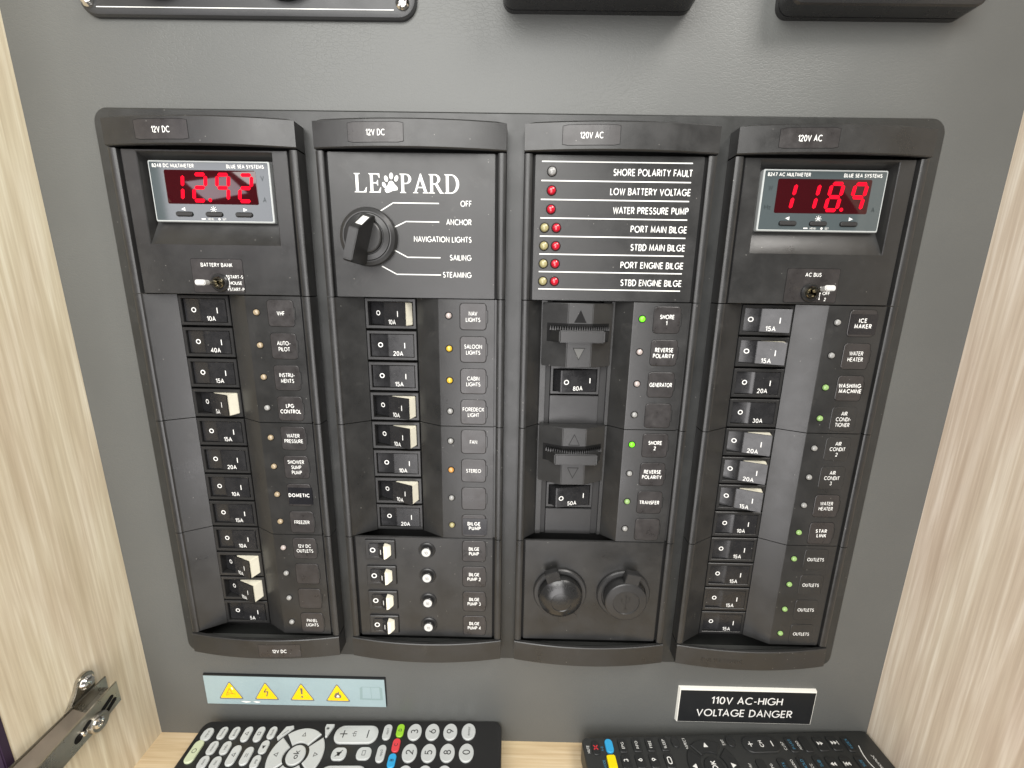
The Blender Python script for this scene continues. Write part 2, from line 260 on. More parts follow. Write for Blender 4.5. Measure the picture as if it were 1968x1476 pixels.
class MB:
    def __init__(s): s.v = []; s.f = []; s.m = []; s.mats = []
    def mi(s, m):
        if m not in s.mats: s.mats.append(m)
        return s.mats.index(m)
    def add(s, pts, faces, m):
        b = len(s.v); i = s.mi(m); s.v += [tuple(p) for p in pts]
        for f in faces: s.f.append([b+k for k in f]); s.m.append(i)
    def poly(s, pts, m): s.add(pts, [list(range(len(pts)))], m)
    def loft(s, loops, m, first=False, last=True):            # rings of equal count, walls between
        n = len(loops[0]); pts = [p for l in loops for p in l]; fs = []
        for k in range(len(loops)-1):
            for i in range(n): fs.append([k*n+i, k*n+(i+1) % n, (k+1)*n+(i+1) % n, (k+1)*n+i])
        if last: fs.append([(len(loops)-1)*n+i for i in range(n)])
        if first: fs.append(list(reversed(range(n))))
        s.add(pts, fs, m)
    def steps(s, rings, m, **kw):                              # rings: (2d loop, h)
        s.loft([[(a, b, h) for a, b in l] for l, h in rings], m, **kw)
    def solid(s, A, B, m, bevel=0.0, seg=2, ang=25):
        bm = bmesh.new(); va = [bm.verts.new(p) for p in A]; vb = [bm.verts.new(p) for p in B]; n = len(A)
        bm.faces.new(va); bm.faces.new(list(reversed(vb)))
        for i in range(n): bm.faces.new([va[i], vb[i], vb[(i+1) % n], va[(i+1) % n]])
        bmesh.ops.recalc_face_normals(bm, faces=bm.faces)
        if bevel:
            es = [e for e in bm.edges if len(e.link_faces) == 2 and e.calc_face_angle(0) > math.radians(ang)]
            bmesh.ops.bevel(bm, geom=es, offset=bevel, segments=seg, affect='EDGES', clamp_overlap=True)
        bm.verts.index_update()
        s.add([tuple(v.co) for v in bm.verts], [[v.index for v in f.verts] for f in bm.faces], m); bm.free()
    def prism(s, loop, h0, h1, m, bevel=0.0, seg=2): s.solid([(a, b, h0) for a, b in loop], [(a, b, h1) for a, b in loop], m, bevel, seg)
    def box(s, u0, y0, u1, y1, h0, h1, m, bevel=0.0, r=0): s.prism(rrect(u0, y0, u1, y1, r), h0, h1, m, bevel)
    def run(s, prof, y0, y1, m, bevel=0.0): s.solid([(a, y0, h) for a, h in prof], [(a, y1, h) for a, h in prof], m, bevel)   # (u,h) profile along y
    def lathe(s, prof, c, m, n=32, last=True): s.loft([[(a, b, h) for a, b in circle(c[0], c[1], max(r, .001), n=n)] for r, h in prof], m, last=last)
    def flat(s, vf, m, fr): s.add([fr(x, y) for x, y in vf[0]], vf[1], m)
    def text(s, t, fr, cap, m, align='C', xs=1.0, bold=0.0, space=1.0, fit=None, shear=0.0):
        if all(c in GL or c == ' ' for c in t):
            vs, fs = stroke2d(t, min(.135+bold*3.2, .21), (space-1)*.5); k = cap/(1+.12)
        else:
            a, fs = text2d(t, bold, space); vs = [(p[0], p[1], 0) for p in a]; k = cap/CAP
        if not vs: return
        x0 = min(v[0] for v in vs); x1 = max(v[0] for v in vs); wd = (x1-x0)*k*xs
        if fit and wd > fit: xs *= fit/wd; wd = fit
        off = {'C': -wd/2, 'L': 0, 'R': -wd}[align]; base = -k/2 if k != cap/CAP else -cap/2
        O = Vector(fr(0, 0)); N = (Vector(fr(1, 0))-O).cross(Vector(fr(0, 1))-O); N = Vector((N.x, N.y, -N.z)) if False else N
        N = N.normalized()*-.012
        s.add([tuple(Vector(fr(off+(x-x0)*k*xs+shear*y*k, base+y*k))+N*l) for x, y, l in vs], fs, m)
    def build(s, name, parent=None, loc=(0, 0, 0), smooth=25):
        me = bpy.data.meshes.new(name); me.from_pydata([V(*p) for p in s.v], [], s.f)
        for k in s.mats: me.materials.append(M[k])
        for p, i in zip(me.polygons, s.m): p.material_index = i; p.use_smooth = True
        me.update(); me.set_sharp_from_angle(angle=math.radians(smooth))
        o = bpy.data.objects.new(name, me); COL.objects.link(o); o.location = V(*loc)
        if parent: o.parent = parent
        return o
def on(u, y, h): return lambda a, b: (u+a, y-b, h)            # a frame lying on a front face
def thing(name, label, cat, loc=(0, 0, 0), group=None):
    o = bpy.data.objects.new(name, None); COL.objects.link(o); o.location = V(*loc); o.empty_display_size = .02
    o['label'] = label; o['category'] = cat
    if group: o['group'] = group
    return o
def structure(o): o['kind'] = 'structure'; return o
def ringtext(mb, u, y, h, ro, ri, m, n=20): mb.flat(fill2d([circle(0, 0, ro, n=n), circle(0, 0, ri, n=n)]), m, on(u, y, h))

# ------------------------------------------------------------------ setting: grey wall with cut-out, cabinet sides, shelf
WALL = -10.5
mb = MB()
def sheet(u0, y0, u1, y1): mb.poly([(u0, y0, WALL), (u0, y1, WALL), (u1, y1, WALL), (u1, y0, WALL)], 'vinyl')
hx0, hx1, hy0, hy1 = -72, 366, -98, 230
sheet(-140, -420, 440, hy0); sheet(-140, hy1, 440, 330); sheet(-140, hy0, hx0, hy1); sheet(hx1, hy0, 440, hy1)
structure(mb.build('wall'))
mb = MB()                                                      # left cabinet side, slightly out of square
a, b = (-123.4, -420), (-117.3, 330)
mb.solid([(a[0]-3, a[1], -12), (b[0], b[1], -12), (b[0], b[1], 69), (a[0]-3, a[1], 69)], [(a[0]-21, a[1], -12), (b[0]-18, b[1], -12), (b[0]-18, b[1], 69), (a[0]-21, a[1], 69)], 'woodv', .4)
mb.solid([(a[0]-2.7, a[1], 69.1), (b[0]+.3, b[1], 69.1), (b[0]+.3, b[1], 73.5), (a[0]-2.7, a[1], 73.5)], [(a[0]-21.3, a[1], 69.1), (b[0]-18.3, b[1], 69.1), (b[0]-18.3, b[1], 73.5), (a[0]-21.3, a[1], 73.5)], 'plum', .6)
structure(mb.build('cabinet_side'))
mb = MB(); mb.solid([(418.2, -420, -12), (418.2, 330, -12), (418.2, 330, 110), (418.2, -420, 110)], [(436, -420, -12), (436, 330, -12), (436, 330, 110), (436, -420, 110)], 'woodr', .4)
structure(mb.build('cabinet_side'))
mb = MB(); mb.box(-130, 321.6, 430, 339, -12, 190, 'woodh'); structure(mb.build('shelf'))

# ------------------------------------------------------------------ panel frame
t = thing('panel_frame', 'thin charcoal mounting frame with rounded corners around the four switch columns', 'frame', (147.5, 244, -9))
FX0, FX1, FY0, FY1, FH = -82.5, 377.5, -107.8, 243.8, -8.0
mb = MB()
outer = rrect(FX0, FY0, FX1, FY1, 8, 8); outer2 = rrect(FX0+.8, FY0+.8, FX1-.8, FY1-.8, 7.3, 8)
inn = rrect(-69, -99, 364, 233, .5, 8)
mb.steps([(outer, WALL-.4), (outer, FH-.7), (outer2, FH), (inn, FH), (inn, FH-14)], 'frame', last=False)
mb.v = [(p[0]-147.5, p[1]-244, p[2]+9) for p in mb.v]
mb.build('surround', t)
mb = MB()
mb.poly([(-75-147.5, -103-244, -13), (370-147.5, -103-244, -13), (370-147.5, 238-244, -13), (-75-147.5, 238-244, -13)], 'dark')
mb.build('back_plate', t)
CX = [-18.7+110.8*k for k in range(4)]
for k in range(3):
    mb = MB(); g0, g1 = CX[k]+50.4-147.5, CX[k+1]-50.4-147.5
    mb.box(g0, -99.2-244, g1, 233.2-244, -4, FH+9-.03, 'frame'); mb.build('mullion', t)

# ------------------------------------------------------------------ switch columns
HW = 50.7
ROW = lambda r: 19.0*r
SEC = [-85.5, -9.5, 66.5, 142.5, 218.5]
def hbow(u): return 2.0+4.6*(1-(u/HW)**2)
def rail_top(s, w_=4.6, n=7):                                  # rounded crest from outside to inside
    return [(s*(HW-w_/2+w_/2*math.cos(math.pi*i/n)), .2+1.25*math.sin(math.pi*i/n)**.8) for i in range(n+1)]
def rails(mb, y0, y1):
    for s in (-1, 1): mb.run([(s*HW, -8.6)]+rail_top(s)+[(s*(HW-4.6), -8.6)], y0, y1, 'plastic')
def flat_plate(mb, y0, y1, pocket=None):
    a = 44.7
    for s in (-1, 1): mb.poly([(s*44.6, y0, -1.3), (s*46.4, y0, -1.3), (s*46.4, y1, -1.3), (s*44.6, y1, -1.3)], 'groove')
    if not pocket: mb.box(-a, y0, a, y1, -1.8, 0, 'plastic', .3); return
    o0 = rrect(-a, y0, a, y1); o1 = rrect(-a+.3, y0+.3, a-.3, y1-.3); pu0, pu1, py0, py1 = pocket
    p0 = rrect(pu0, py0, pu1, py1); p1 = rrect(pu0+.35, py0+.35, pu1-.35, py1-.35)
    q = [(-34.6, -81.3), (34.6, -81.3), (34.6, -48.3), (-34.6, -48.3)]
    L = [[(x, y, h) for x, y in l] for l, h in ((o0, -1.8), (o0, -.3), (o1, 0), (p0, 0), (p1, -.35))]
    L.append([(q[0][0], q[0][1], -6), (q[1][0], q[1][1], -6), (q[2][0], q[2][1], -5.2), (q[3][0], q[3][1], -5.2)])
    mb.loft(L, 'plastic')
def breaker_body(mb, y0, y1, sl=-46.1, bl=-32.4, br=-1.4, tr=12.6):
    mb.run([(-HW, -8.6)]+rail_top(-1)[:-1]+[(sl, .35), (sl+.5, -.1), (bl, -7.9), (bl, -12), (-HW+1, -12)], y0, y1, 'plastic')
    mb.run([(br, -12), (br, -7.9), (tr-.3, -.15), (tr+.35, 0.0), (44.7, 0.0), (44.7, -1.3), (46.1, -1.3)]+list(reversed(rail_top(1)))+[(HW, -8.6), (HW-1, -12)], y0, y1, 'plastic')

def label_mesh(lines, style):
    mb = MB(); wd, ht = 15.0, 15.0
    o = rrect(-wd/2-.28, -ht/2-.28, wd/2+.28, ht/2+.28, 2.1, 4)
    if style != 'ghost':
        mb.poly([(x, y, .03) for x, y in o], 'groove')  # flat dark rim painted for the shaded gap round the label
        mb.poly([(wd/2, -4.2, .035), (wd/2+1.1, -3.4, .035), (wd/2+1.1, 3.4, .035), (wd/2, 4.2, .035)], 'groove')
        mb.poly([(wd/2, -3.9, .06), (wd/2+.8, -3.2, .06), (wd/2+.8, 3.2, .06), (wd/2, 3.9, .06)], 'plastic')
    else:
        mb.poly([(x, y, .02) for x, y in rrect(-wd/2-.12, -ht/2-.12, wd/2+.12, ht/2+.12, 2.1, 4)], 'groove')
    i0 = rrect(-wd/2, -ht/2, wd/2, ht/2, 1.9, 4); i1 = rrect(-wd/2+.22, -ht/2+.22, wd/2-.22, ht/2-.22, 1.7, 4)
    mb.steps([(i0, .02), (i0, .12), (i1, .24)], 'label' if style != 'ghost' else 'plastic')
    top = .24
    if style == 'tape':
        mb.box(-7.0, -5.2, 8.4, 6.3, .25, .40, 'sticker', .05); top = .40
    if style == 'print':
        top = .26
    bold = {'bold': .018, 'tape': .03, 'print': .03}.get(style, .006)
    cap = 2.35 if style not in ('tape', 'print') else 2.3
    lh = 3.5 if style not in ('tape', 'print') else 3.2
    y = -(len(lines)-1)*lh/2
    for i, ln in enumerate(lines):
        dx = .6 if style in ('tape', 'print') and i else 0
        mb.text(ln, on(dx, y+i*lh, top+.05), cap, 'white', xs=.86 if style not in ('tape', 'print') else .95, bold=bold, space=1.0 if style not in ('tape', 'print') else 1.16, fit=13.2)
    return mb

def housing_mesh(deep=12.0):
    mb = MB()
    o = rrect(-15, -8.85, 15, 8.85); o1 = rrect(-14.7, -8.55, 14.7, 8.55)
    i0 = rrect(-13.45, -7.15, 13.45, 7.15); i1 = rrect(-13.25, -6.98, 13.25, 6.98)
    mb.steps([(o, -4), (o, -.3), (o1, 0), (i0, 0), (i1, -.2), (i1, -deep)], 'housing')
    return mb
PIV = (-4.5, -4.0)
def rocker_mesh(rating, has_i=True):
    mb = MB(); hw = 6.72
    A, B, C, D = (-12.95, -1.5), (-4.0, -1.25), (-2.2, -.35), (12.95, .05)
    sh = lambda p, d=0: (p[0]-PIV[0], p[1]-PIV[1]-d)
    mb.run([sh(A), sh(B), sh(C), sh(D), sh(D, .75), sh(C, .75), sh(B, .75), sh(A, .75)], -hw, hw, 'rocker', .16)
    mb.run([sh((-12.8, -2.3)), sh((-4.0, -2.0)), sh((-.6, -1.0)), sh((-.6, -7)), sh((-9, -7))], -hw+.1, hw-.1, 'rocker')
    mb.run([sh((-.55, -1.05)), sh((12.75, -.72)), sh((12.75, -7.6)), sh((-.55, -7.6))], -hw+.12, hw-.12, 'cream', .35)
    def fr(u, y, P, Q):
        def g(a, b):
            x = u+a; h = P[1]+(Q[1]-P[1])*(x-P[0])/(Q[0]-P[0]); return (x-PIV[0], y-b, h-PIV[1]+.05)
        return g
    mb.flat(fill2d([circle(0, 0, 1.5, n=20), circle(0, 0, .95, n=20)]), 'white', fr(-7.3, -.2, A, B))
    if has_i: mb.flat(fill2d([rrect(-.26, -1.65, .26, 1.65)]), 'white', fr(7.6, -.1, C, D))
    mb.text(rating, fr(3.4, 4.75, C, D), 2.7, 'white', bold=.007, xs=.98)
    return mb
def main_rocker_mesh(rating):
    mb = MB(); hw = 6.75
    A, B, D = (-12.95, -2.0), (-9.0, 4.8), (12.95, -.1)
    mb.run([A, B, (-8.2, 4.85), D, (12.95, -7), (-12.95, -7)], -hw, hw, 'rocker', .25)
    def fr(u, y):
        def g(a, b):
            x = u+a; h = 4.85+(D[1]-4.85)*(x+8.2)/(12.95+8.2); return (x, y-b, h+.07)
        return g
    mb.flat(fill2d([circle(0, 0, 1.55, n=20), circle(0, 0, 1.0, n=20)]), 'white', fr(-5.6, .5))
    mb.flat(fill2d([rrect(-.28, -1.6, .28, 1.6)]), 'white', fr(9.0, -.1))
    mb.text(rating, fr(1.6, 4.5), 2.7, 'white', bold=.007, xs=.98)
    return mb
def lamp_mesh(m):
    mb = MB()
    mb.lathe([(2.25, .03), (2.1, .12), (1.75, .10)], (0, 0), 'groove', 20, last=False)
    mb.lathe([(1.75, .02), (1.68, .55), (1.4, 1.0), (.9, 1.3), (.3, 1.42)], (0, 0), m, 20)
    return mb
def big_lamp_mesh(m):
    mb = MB()
    mb.lathe([(2.75, .03), (2.6, .16), (2.3, .12)], (0, 0), 'groove', 20, last=False)
    mb.lathe([(2.3, .02), (2.25, .7), (1.9, 1.5), (1.2, 2.0), (.35, 2.2)], (0, 0), m, 20)
    return mb
MC = {}
def put(key, fn, name, parent, loc):                           # one mesh per kind, shared by its copies
    if key not in MC: MC[key] = fn().build(name, parent, loc); return MC[key]
    o = MC[key].copy(); COL.objects.link(o); o.parent = parent; o.location = V(*loc); o.rotation_euler = (0, 0, 0); return o

def header(t, text):
    mb = MB(); n = 20; us = [-HW+2*HW*i/n for i in range(n+1)]
    Y0, Y1 = -99.8, -86.0
    def rowp(y, d): return [(u, y, hbow(u)+d) for u in us]
    top = [(u, Y0+(.9 if i in (0, n) else 0), hbow(u)-.8) for i, u in enumerate(us)]
    back = [(u, Y0+(.9 if i in (0, n) else 0), -8.6) for i, u in enumerate(us)]
    front0 = [(u, Y0+.8, hbow(u)) for u in us]; front1 = [(u, Y1-.5, hbow(u)) for u in us]
    bot = [(u, Y1, hbow(u)-.5) for u in us]; bot2 = [(u, Y1, hbow(u)-2.4) for u in us]; ins = [(u, Y0+2, hbow(u)-2.4) for u in us]
    rows = [back, top, front0, front1, bot, bot2, ins]
    fs = []
    for k in range(len(rows)-1):
        for i in range(n): fs.append([k*(n+1)+i, k*(n+1)+i+1, (k+1)*(n+1)+i+1, (k+1)*(n+1)+i])
    mb.add([p for r in rows for p in r], fs, 'plastic')
    for s, i in ((-1, 0), (1, n)):
        mb.poly([(s*HW, Y0+.9, -8.6), top[i], front0[i], front1[i], bot[i], (s*HW, Y1, -8.6)], 'plastic')
    o = mb.build('header_cap', t)
    lb = MB(); lu0, lu1, ly0, ly1 = -31.2, -2.2, -97.6, -88.3
    def strip(u0, y0, u1, y1, r, d, m):
        lp = rrect(u0, y0, u1, y1, r, 4); c = [(u, y, hbow(u)+d) for u, y in lp]
        k = 10; xs = [u0+(u1-u0)*i/k for i in range(k+1)]
        for i in range(k):
            e0 = r*.35 if i == 0 else 0; e1 = r*.35 if i == k-1 else 0
            lb.poly([(xs[i], y0+e0, hbow(xs[i])+d), (xs[i], y1-e0, hbow(xs[i])+d), (xs[i+1], y1-e1, hbow(xs[i+1])+d), (xs[i+1], y0+e1, hbow(xs[i+1])+d)], m)
    strip(lu0-.25, ly0-.25, lu1+.25, ly1+.25, 1.6, .04, 'groove'); strip(lu0, ly0, lu1, ly1, 1.4, .08, 'label')
    lb.text(text, lambda a, b: (-16.6+a, -92.8-b, hbow(-16.6+a)+.14), 2.9, 'white', bold=.012, xs=.80)
    lb.build('label_plate', o)
def footer(t, text=None, logo=False):
    mb = MB(); n = 20; us = [-HW+2*HW*i/n for i in range(n+1)]; Y0, Y1 = 219.0, 234.2
    ins = [(u, Y1-2, hbow(u)-2.2) for u in us]; bot2 = [(u, Y0, hbow(u)-2.2) for u in us]; bot = [(u, Y0, hbow(u)-.4) for u in us]
    f0 = [(u, Y0+.4, hbow(u)) for u in us]; f1 = [(u, Y1-.8, hbow(u)) for u in us]
    e = lambda i: (1.0 if i in (0, n) else 0)
    low = [(u, Y1-e(i), hbow(u)-.8) for i, u in enumerate(us)]; back = [(u, Y1-e(i), -8.6) for i, u in enumerate(us)]
    rows = [ins, bot2, bot, f0, f1, low, back]; fs = []
    for k in range(len(rows)-1):
        for i in range(n): fs.append([k*(n+1)+i, k*(n+1)+i+1, (k+1)*(n+1)+i+1, (k+1)*(n+1)+i])
    mb.add([p for r in rows for p in r], fs, 'plastic')
    for s, i in ((-1, 0), (1, n)):
        mb.poly([(s*HW, Y0, -8.6), bot[i], f0[i], f1[i], low[i], back[i]], 'plastic')
    o = mb.build('footer_cap', t)
    if text:
        lb = MB(); k = 8; u0, u1 = -2.5, 25.5; y0, y1 = 222.2, 232.0
        for d, m, g in ((.04, 'groove', .2), (.08, 'label', 0)):
            for i in range(k):
                a, b = u0-g+(u1-u0+2*g)*i/k, u0-g+(u1-u0+2*g)*(i+1)/k
                lb.poly([(a, y0-g, hbow(a)+d), (a, y1+g, hbow(a)+d), (b, y1+g, hbow(b)+d), (b, y0-g, hbow(b)+d)], m)
        lb.text(text, lambda a, b: (11.5+a, 227.3-b, hbow(11.5+a)+.14), 2.5, 'white', bold=.012, xs=.9); lb.build('label_plate', o)
    if logo:
        lb = MB()
        lb.text('BLUE SEA SYSTEMS', lambda a, b: (-21+a, 227-b, hbow(-21+a)+.08), 2.4, 'gloss', bold=.01, fit=27); lb.build('embossed_lettering', o)

def rows_of(t, rows, first):
    for i, (rating, state, lamp, lines, style) in enumerate(rows):
        r = first+i; y = ROW(r)
        if rating:
            h = put('housing', housing_mesh, 'breaker', t, (-17, y-.1, -7.4))
            k = put(('rk', rating), lambda: rocker_mesh(rating.strip('~'), not rating.endswith('~')), 'rocker', h, (PIV[0], 0, PIV[1]))
            if state == 0: k.rotation_euler = (0, 0, -math.radians(22+random.uniform(-.8, .8))); h['label'] = 'breaker switched off, its cream flank showing'
            else: k.rotation_euler = (0, 0, math.radians(random.uniform(-.25, .25)))
        if lamp: put(('lamp', lamp), lambda: lamp_mesh(lamp), 'indicator_lamp', t, (18.6, y, .05))
        if lines is not None: put(('lab', tuple(lines), style), lambda: label_mesh(lines, style), 'label_plate', t, (32.6, y+.35, .02))

SEG = {'a': [(.14, 1.0), (.86, 1.0)], 'b': [(.92, .94), (.92, .56)], 'c': [(.92, .44), (.92, .06)], 'd': [(.14, 0), (.86, 0)], 'e': [(.08, .44), (.08, .06)], 'f': [(.08, .94), (.08, .56)], 'g': [(.14, .5), (.86, .5)]}
DIG = {'1': 'bc', '2': 'abged', '9': 'abcfg', '8': 'abcdefg'}
def meter(t, title, digits, units, dot):
    mb = MB(); X, Y = 33.1, 15.7; cy = -64.7
    o = rrect(-X, cy-Y, X, cy+Y, .8, 3); o1 = rrect(-X+.4, cy-Y+.4, X-.4, cy+Y-.4, .7, 3); o2 = rrect(-X+.75, cy-Y+.75, X-.75, cy+Y-.75, .5, 3); o3 = rrect(-X+.85, cy-Y+.85, X-.85, cy+Y-.85, .5, 3)
    mb.steps([(o, -7), (o, -2.7), (o1, -2.3), (o2, -2.3)], 'silver', last=False)
    mb.steps([(o2, -2.3), (o3, -2.42)], 'slate')
    H = -2.36
    mb.text(title, on(-X+2.2, cy-13.1, H), 1.75, 'white', 'L', bold=.02, fit=23.5)
    mb.text('BLUE SEA SYSTEMS', on(X-3.0, cy-13.0, H), 1.75, 'white', 'R', bold=.02, fit=21.5)
    for txt, x, y in units: mb.text(txt, on(x, y, H), 2.4, 'unit', bold=.01)
    ty = cy+9.0
    mb.flat(fill2d([[(-18.2, 0), (-16.0, .95), (-16.0, -.95)]]), 'white', on(0, ty, H)); mb.flat(fill2d([[(18.4, 0), (16.2, .95), (16.2, -.95)]]), 'white', on(.2, ty, H))
    mb.flat(fill2d([circle(0, 0, .75, n=14)]), 'white', on(-.2, ty, H))
    for k in range(8):
        a = math.pi*k/4; c, s = math.cos(a), math.sin(a)
        mb.flat(fill2d([[(.95*c-.14*s, .95*s+.14*c), (.95*c+.14*s, .95*s-.14*c), (1.75*c+.14*s, 1.75*s-.14*c), (1.75*c-.14*s, 1.75*s+.14*c)]]), 'white', on(-.2, ty, H))
    mb.flat(fill2d([rrect(-7.6, -.3, -5.2, .3, .25, 2)]), 'white', on(0, cy+14.0, H)); mb.text('MENU', on(-2.4, cy+14.0, H), 1.05, 'white')
    mb.flat(fill2d([circle(0, 0, .6, n=12)]), 'white', on(2.4, cy+14.0, H)); mb.text('SET', on(5.2, cy+14.0, H), 1.05, 'white')
    b = mb.build('meter', t)
    mb = MB(); mb.steps([(rrect(-24.9, cy-11.0, 25.3, cy+6.3, .8, 3), -2.42), (rrect(-24.9, cy-11.0, 25.3, cy+6.3, .8, 3), -2.34), (rrect(-24.7, cy-10.8, 25.1, cy+6.1, .7, 3), -2.30)], 'lens')
    wd, hd, sl = 7.5, 13.3, .13; y0 = cy+4.5; tw = .98
    x = -23.4
    for i, d in enumerate(digits):
        for sname in DIG[d]:
            (ax, ay), (bx, by) = SEG[sname]
            P = Vector((ax*wd, ay*hd)); Q = Vector((bx*wd, by*hd)); dr = (Q-P).normalized(); nn = Vector((-dr.y, dr.x))*tw
            P2, Q2 = P-dr*.25, Q+dr*.25
            pl = [P2, P2+dr*tw*.8+nn, Q2-dr*tw*.8+nn, Q2, Q2-dr*tw*.8-nn, P2+dr*tw*.8-nn]
            mb.add([(x+q.x+sl*q.y, y0-q.y, -2.24) for q in pl], [list(range(6))], 'digit')
        if i == dot: mb.add([(x+wd+2.0+a, y0-.3+c, -2.24) for a, c in circle(0, 0, 1.0, n=14)], [list(range(14))], 'digit')
        x += 12.6
    mb.build('display', b)
    for bx in (-16.6, 0, 16.6):
        mb = MB(); mb.steps([(rrect(-4.9, -1.35, 4.9, 1.35, 1.3, 5), .02), (rrect(-4.9, -1.35, 4.9, 1.35, 1.3, 5), .08)], 'groove')
        mb.steps([(rrect(-4.6, -1.05, 4.6, 1.05, 1.0, 5), .05), (rrect(-4.6, -1.05, 4.6, 1.05, 1.0, 5), .7), (rrect(-4.3, -.75, 4.3, .75, .7, 5), .95)], 'button')
        mb.build('button', b, (bx, cy+11.6, -2.42))
def toggle(t, title, names, dots, tilt, px):
    mb = MB(); o = rrect(px-14.5, -29.2, px+14.5, -10.9, 1.0, 3)
    mb.steps([(rrect(px-14.75, -29.45, px+14.75, -10.65, 1.1, 3), .02), (rrect(px-14.6, -29.3, px+14.6, -10.8, 1.0, 3), .04)], 'groove')
    mb.steps([(o, .02), (o, .16)], 'label')
    mb.text(title, on(px, -26.0, .22), 2.0, 'white', bold=.01, fit=19)
    for tx, x, y in names: mb.text(tx, on(x, y, .22), 1.75, 'white', 'L' if len(tx) > 3 else 'C', bold=.01, fit=8.4)
    for x, y in dots: mb.flat(fill2d([circle(0, 0, .42, n=10)]), 'white', on(x, y, .22))
    for (x0, y0), (x1, y1) in zip(dots[:-1], dots[1:]):
        d = Vector((x1-x0, y1-y0)).normalized()*.14
        mb.poly([(x0-d.y, y0+d.x, .215), (x1-d.y, y1+d.x, .215), (x1+d.y, y1-d.x, .215), (x0+d.y, y0-d.x, .215)], 'white')
    mb.build('label_plate', t)
    mb = MB()
    mb.lathe([(5.1, .15), (5.0, 1.2), (4.5, 1.7), (3.4, 1.7), (3.3, .9)], (0, 0), 'gloss', 28, last=False)
    mb.lathe([(3.35, .8), (3.3, 2.6), (3.0, 3.0), (2.2, 3.0), (1.9, 1.6)], (0, 0), 'darkmetal', 24)
    o = mb.build('toggle_switch', t, (0, -16.3, 0))
    mb = MB(); mb.loft([[(a, b, h) for a, b in circle(0, 0, r, rr, n=16)] for r, rr, h in ((1.2, 1.2, 2.0), (1.3, 1.3, 8), (1.9, 1.4, 11.5))], 'darkmetal', last=False)
    mb.solid([(a, b, 11.5) for a, b in rrect(-2.3, -1.25, 2.3, 1.25, 1.0, 4)], [(a, b, 16.5) for a, b in rrect(-2.9, -1.5, 2.9, 1.5, 1.2, 4)], 'fuse', .5)
    l = mb.build('lever', o); l.rotation_euler = tilt

SG = 'switch columns of the electrical panel'
# --- first column
t = thing('switch_panel', 'leftmost black switch column headed 12V DC with red 12.92 voltmeter above twelve breakers', 'switch panel', (CX[0], 0, 0), SG)
header(t, '12V DC'); footer(t, '12V DC')
mb = MB(); rails(mb, SEC[0]+.3, SEC[1]-.25); flat_plate(mb, SEC[0]+.3, SEC[1]-.25, (-36.6, 36.6, -84.3, -36.8)); mb.build('meter_module', t)
meter(t, '8248 DC MULTIMETER', '1292', [('V', 28.6, -72), ('A', 28.8, -61)], 1)
toggle(t, 'BATTERY BANK', [('START-S', 4.9, -19.6), ('HOUSE', 5.3, -16.2), ('START-P', 4.9, -12.7)], [(4.1, -20.2), (5.0, -18.4), (5.2, -16.4), (5.0, -14.4), (4.1, -12.5)], (0, 0, 0), -.9)
for k in range(1, 4):
    mb = MB(); breaker_body(mb, SEC[k]+.25, SEC[k+1]-.25); mb.build('breaker_module', t)
rows_of(t, [('10A', 1, 'amberpale', ['VHF'], ''), ('40A', 1, 'amberpale', ['AUTO-', 'PILOT'], ''), ('15A', 1, 'amberpale', ['INSTRU-', 'MENTS'], ''), ('5A', 0, 'clearl', ['LPG', 'CONTROL'], 'bold'),
            ('15A', 1, 'amberpale', ['WATER', 'PRESSURE'], ''), ('20A', 1, 'amberpale', ['SHOWER', 'SUMP', 'PUMP'], ''), ('10A', 1, 'amberpale', ['DOMETIC'], 'tape'), ('15A', 1, 'amberpale', ['FREEZER'], ''),
            ('10A', 1, 'pinkl', ['12V DC', 'OUTLETS'], ''), ('10A', 0, 'clearl', [], ''), ('10A', 0, 'clearl', [], ''), ('5A', 1, 'clearl', ['PANEL', 'LIGHTS'], '')], 0)

# --- second column
t = thing('switch_panel', 'black switch column with white paw print logo, rotary knob and bilge pump switches', 'switch panel', (CX[1], 0, 0), SG)
header(t, '12V DC'); footer(t)
mb = MB(); rails(mb, SEC[0]+.3, SEC[1]-.25); flat_plate(mb, SEC[0]+.3, SEC[1]-.25)
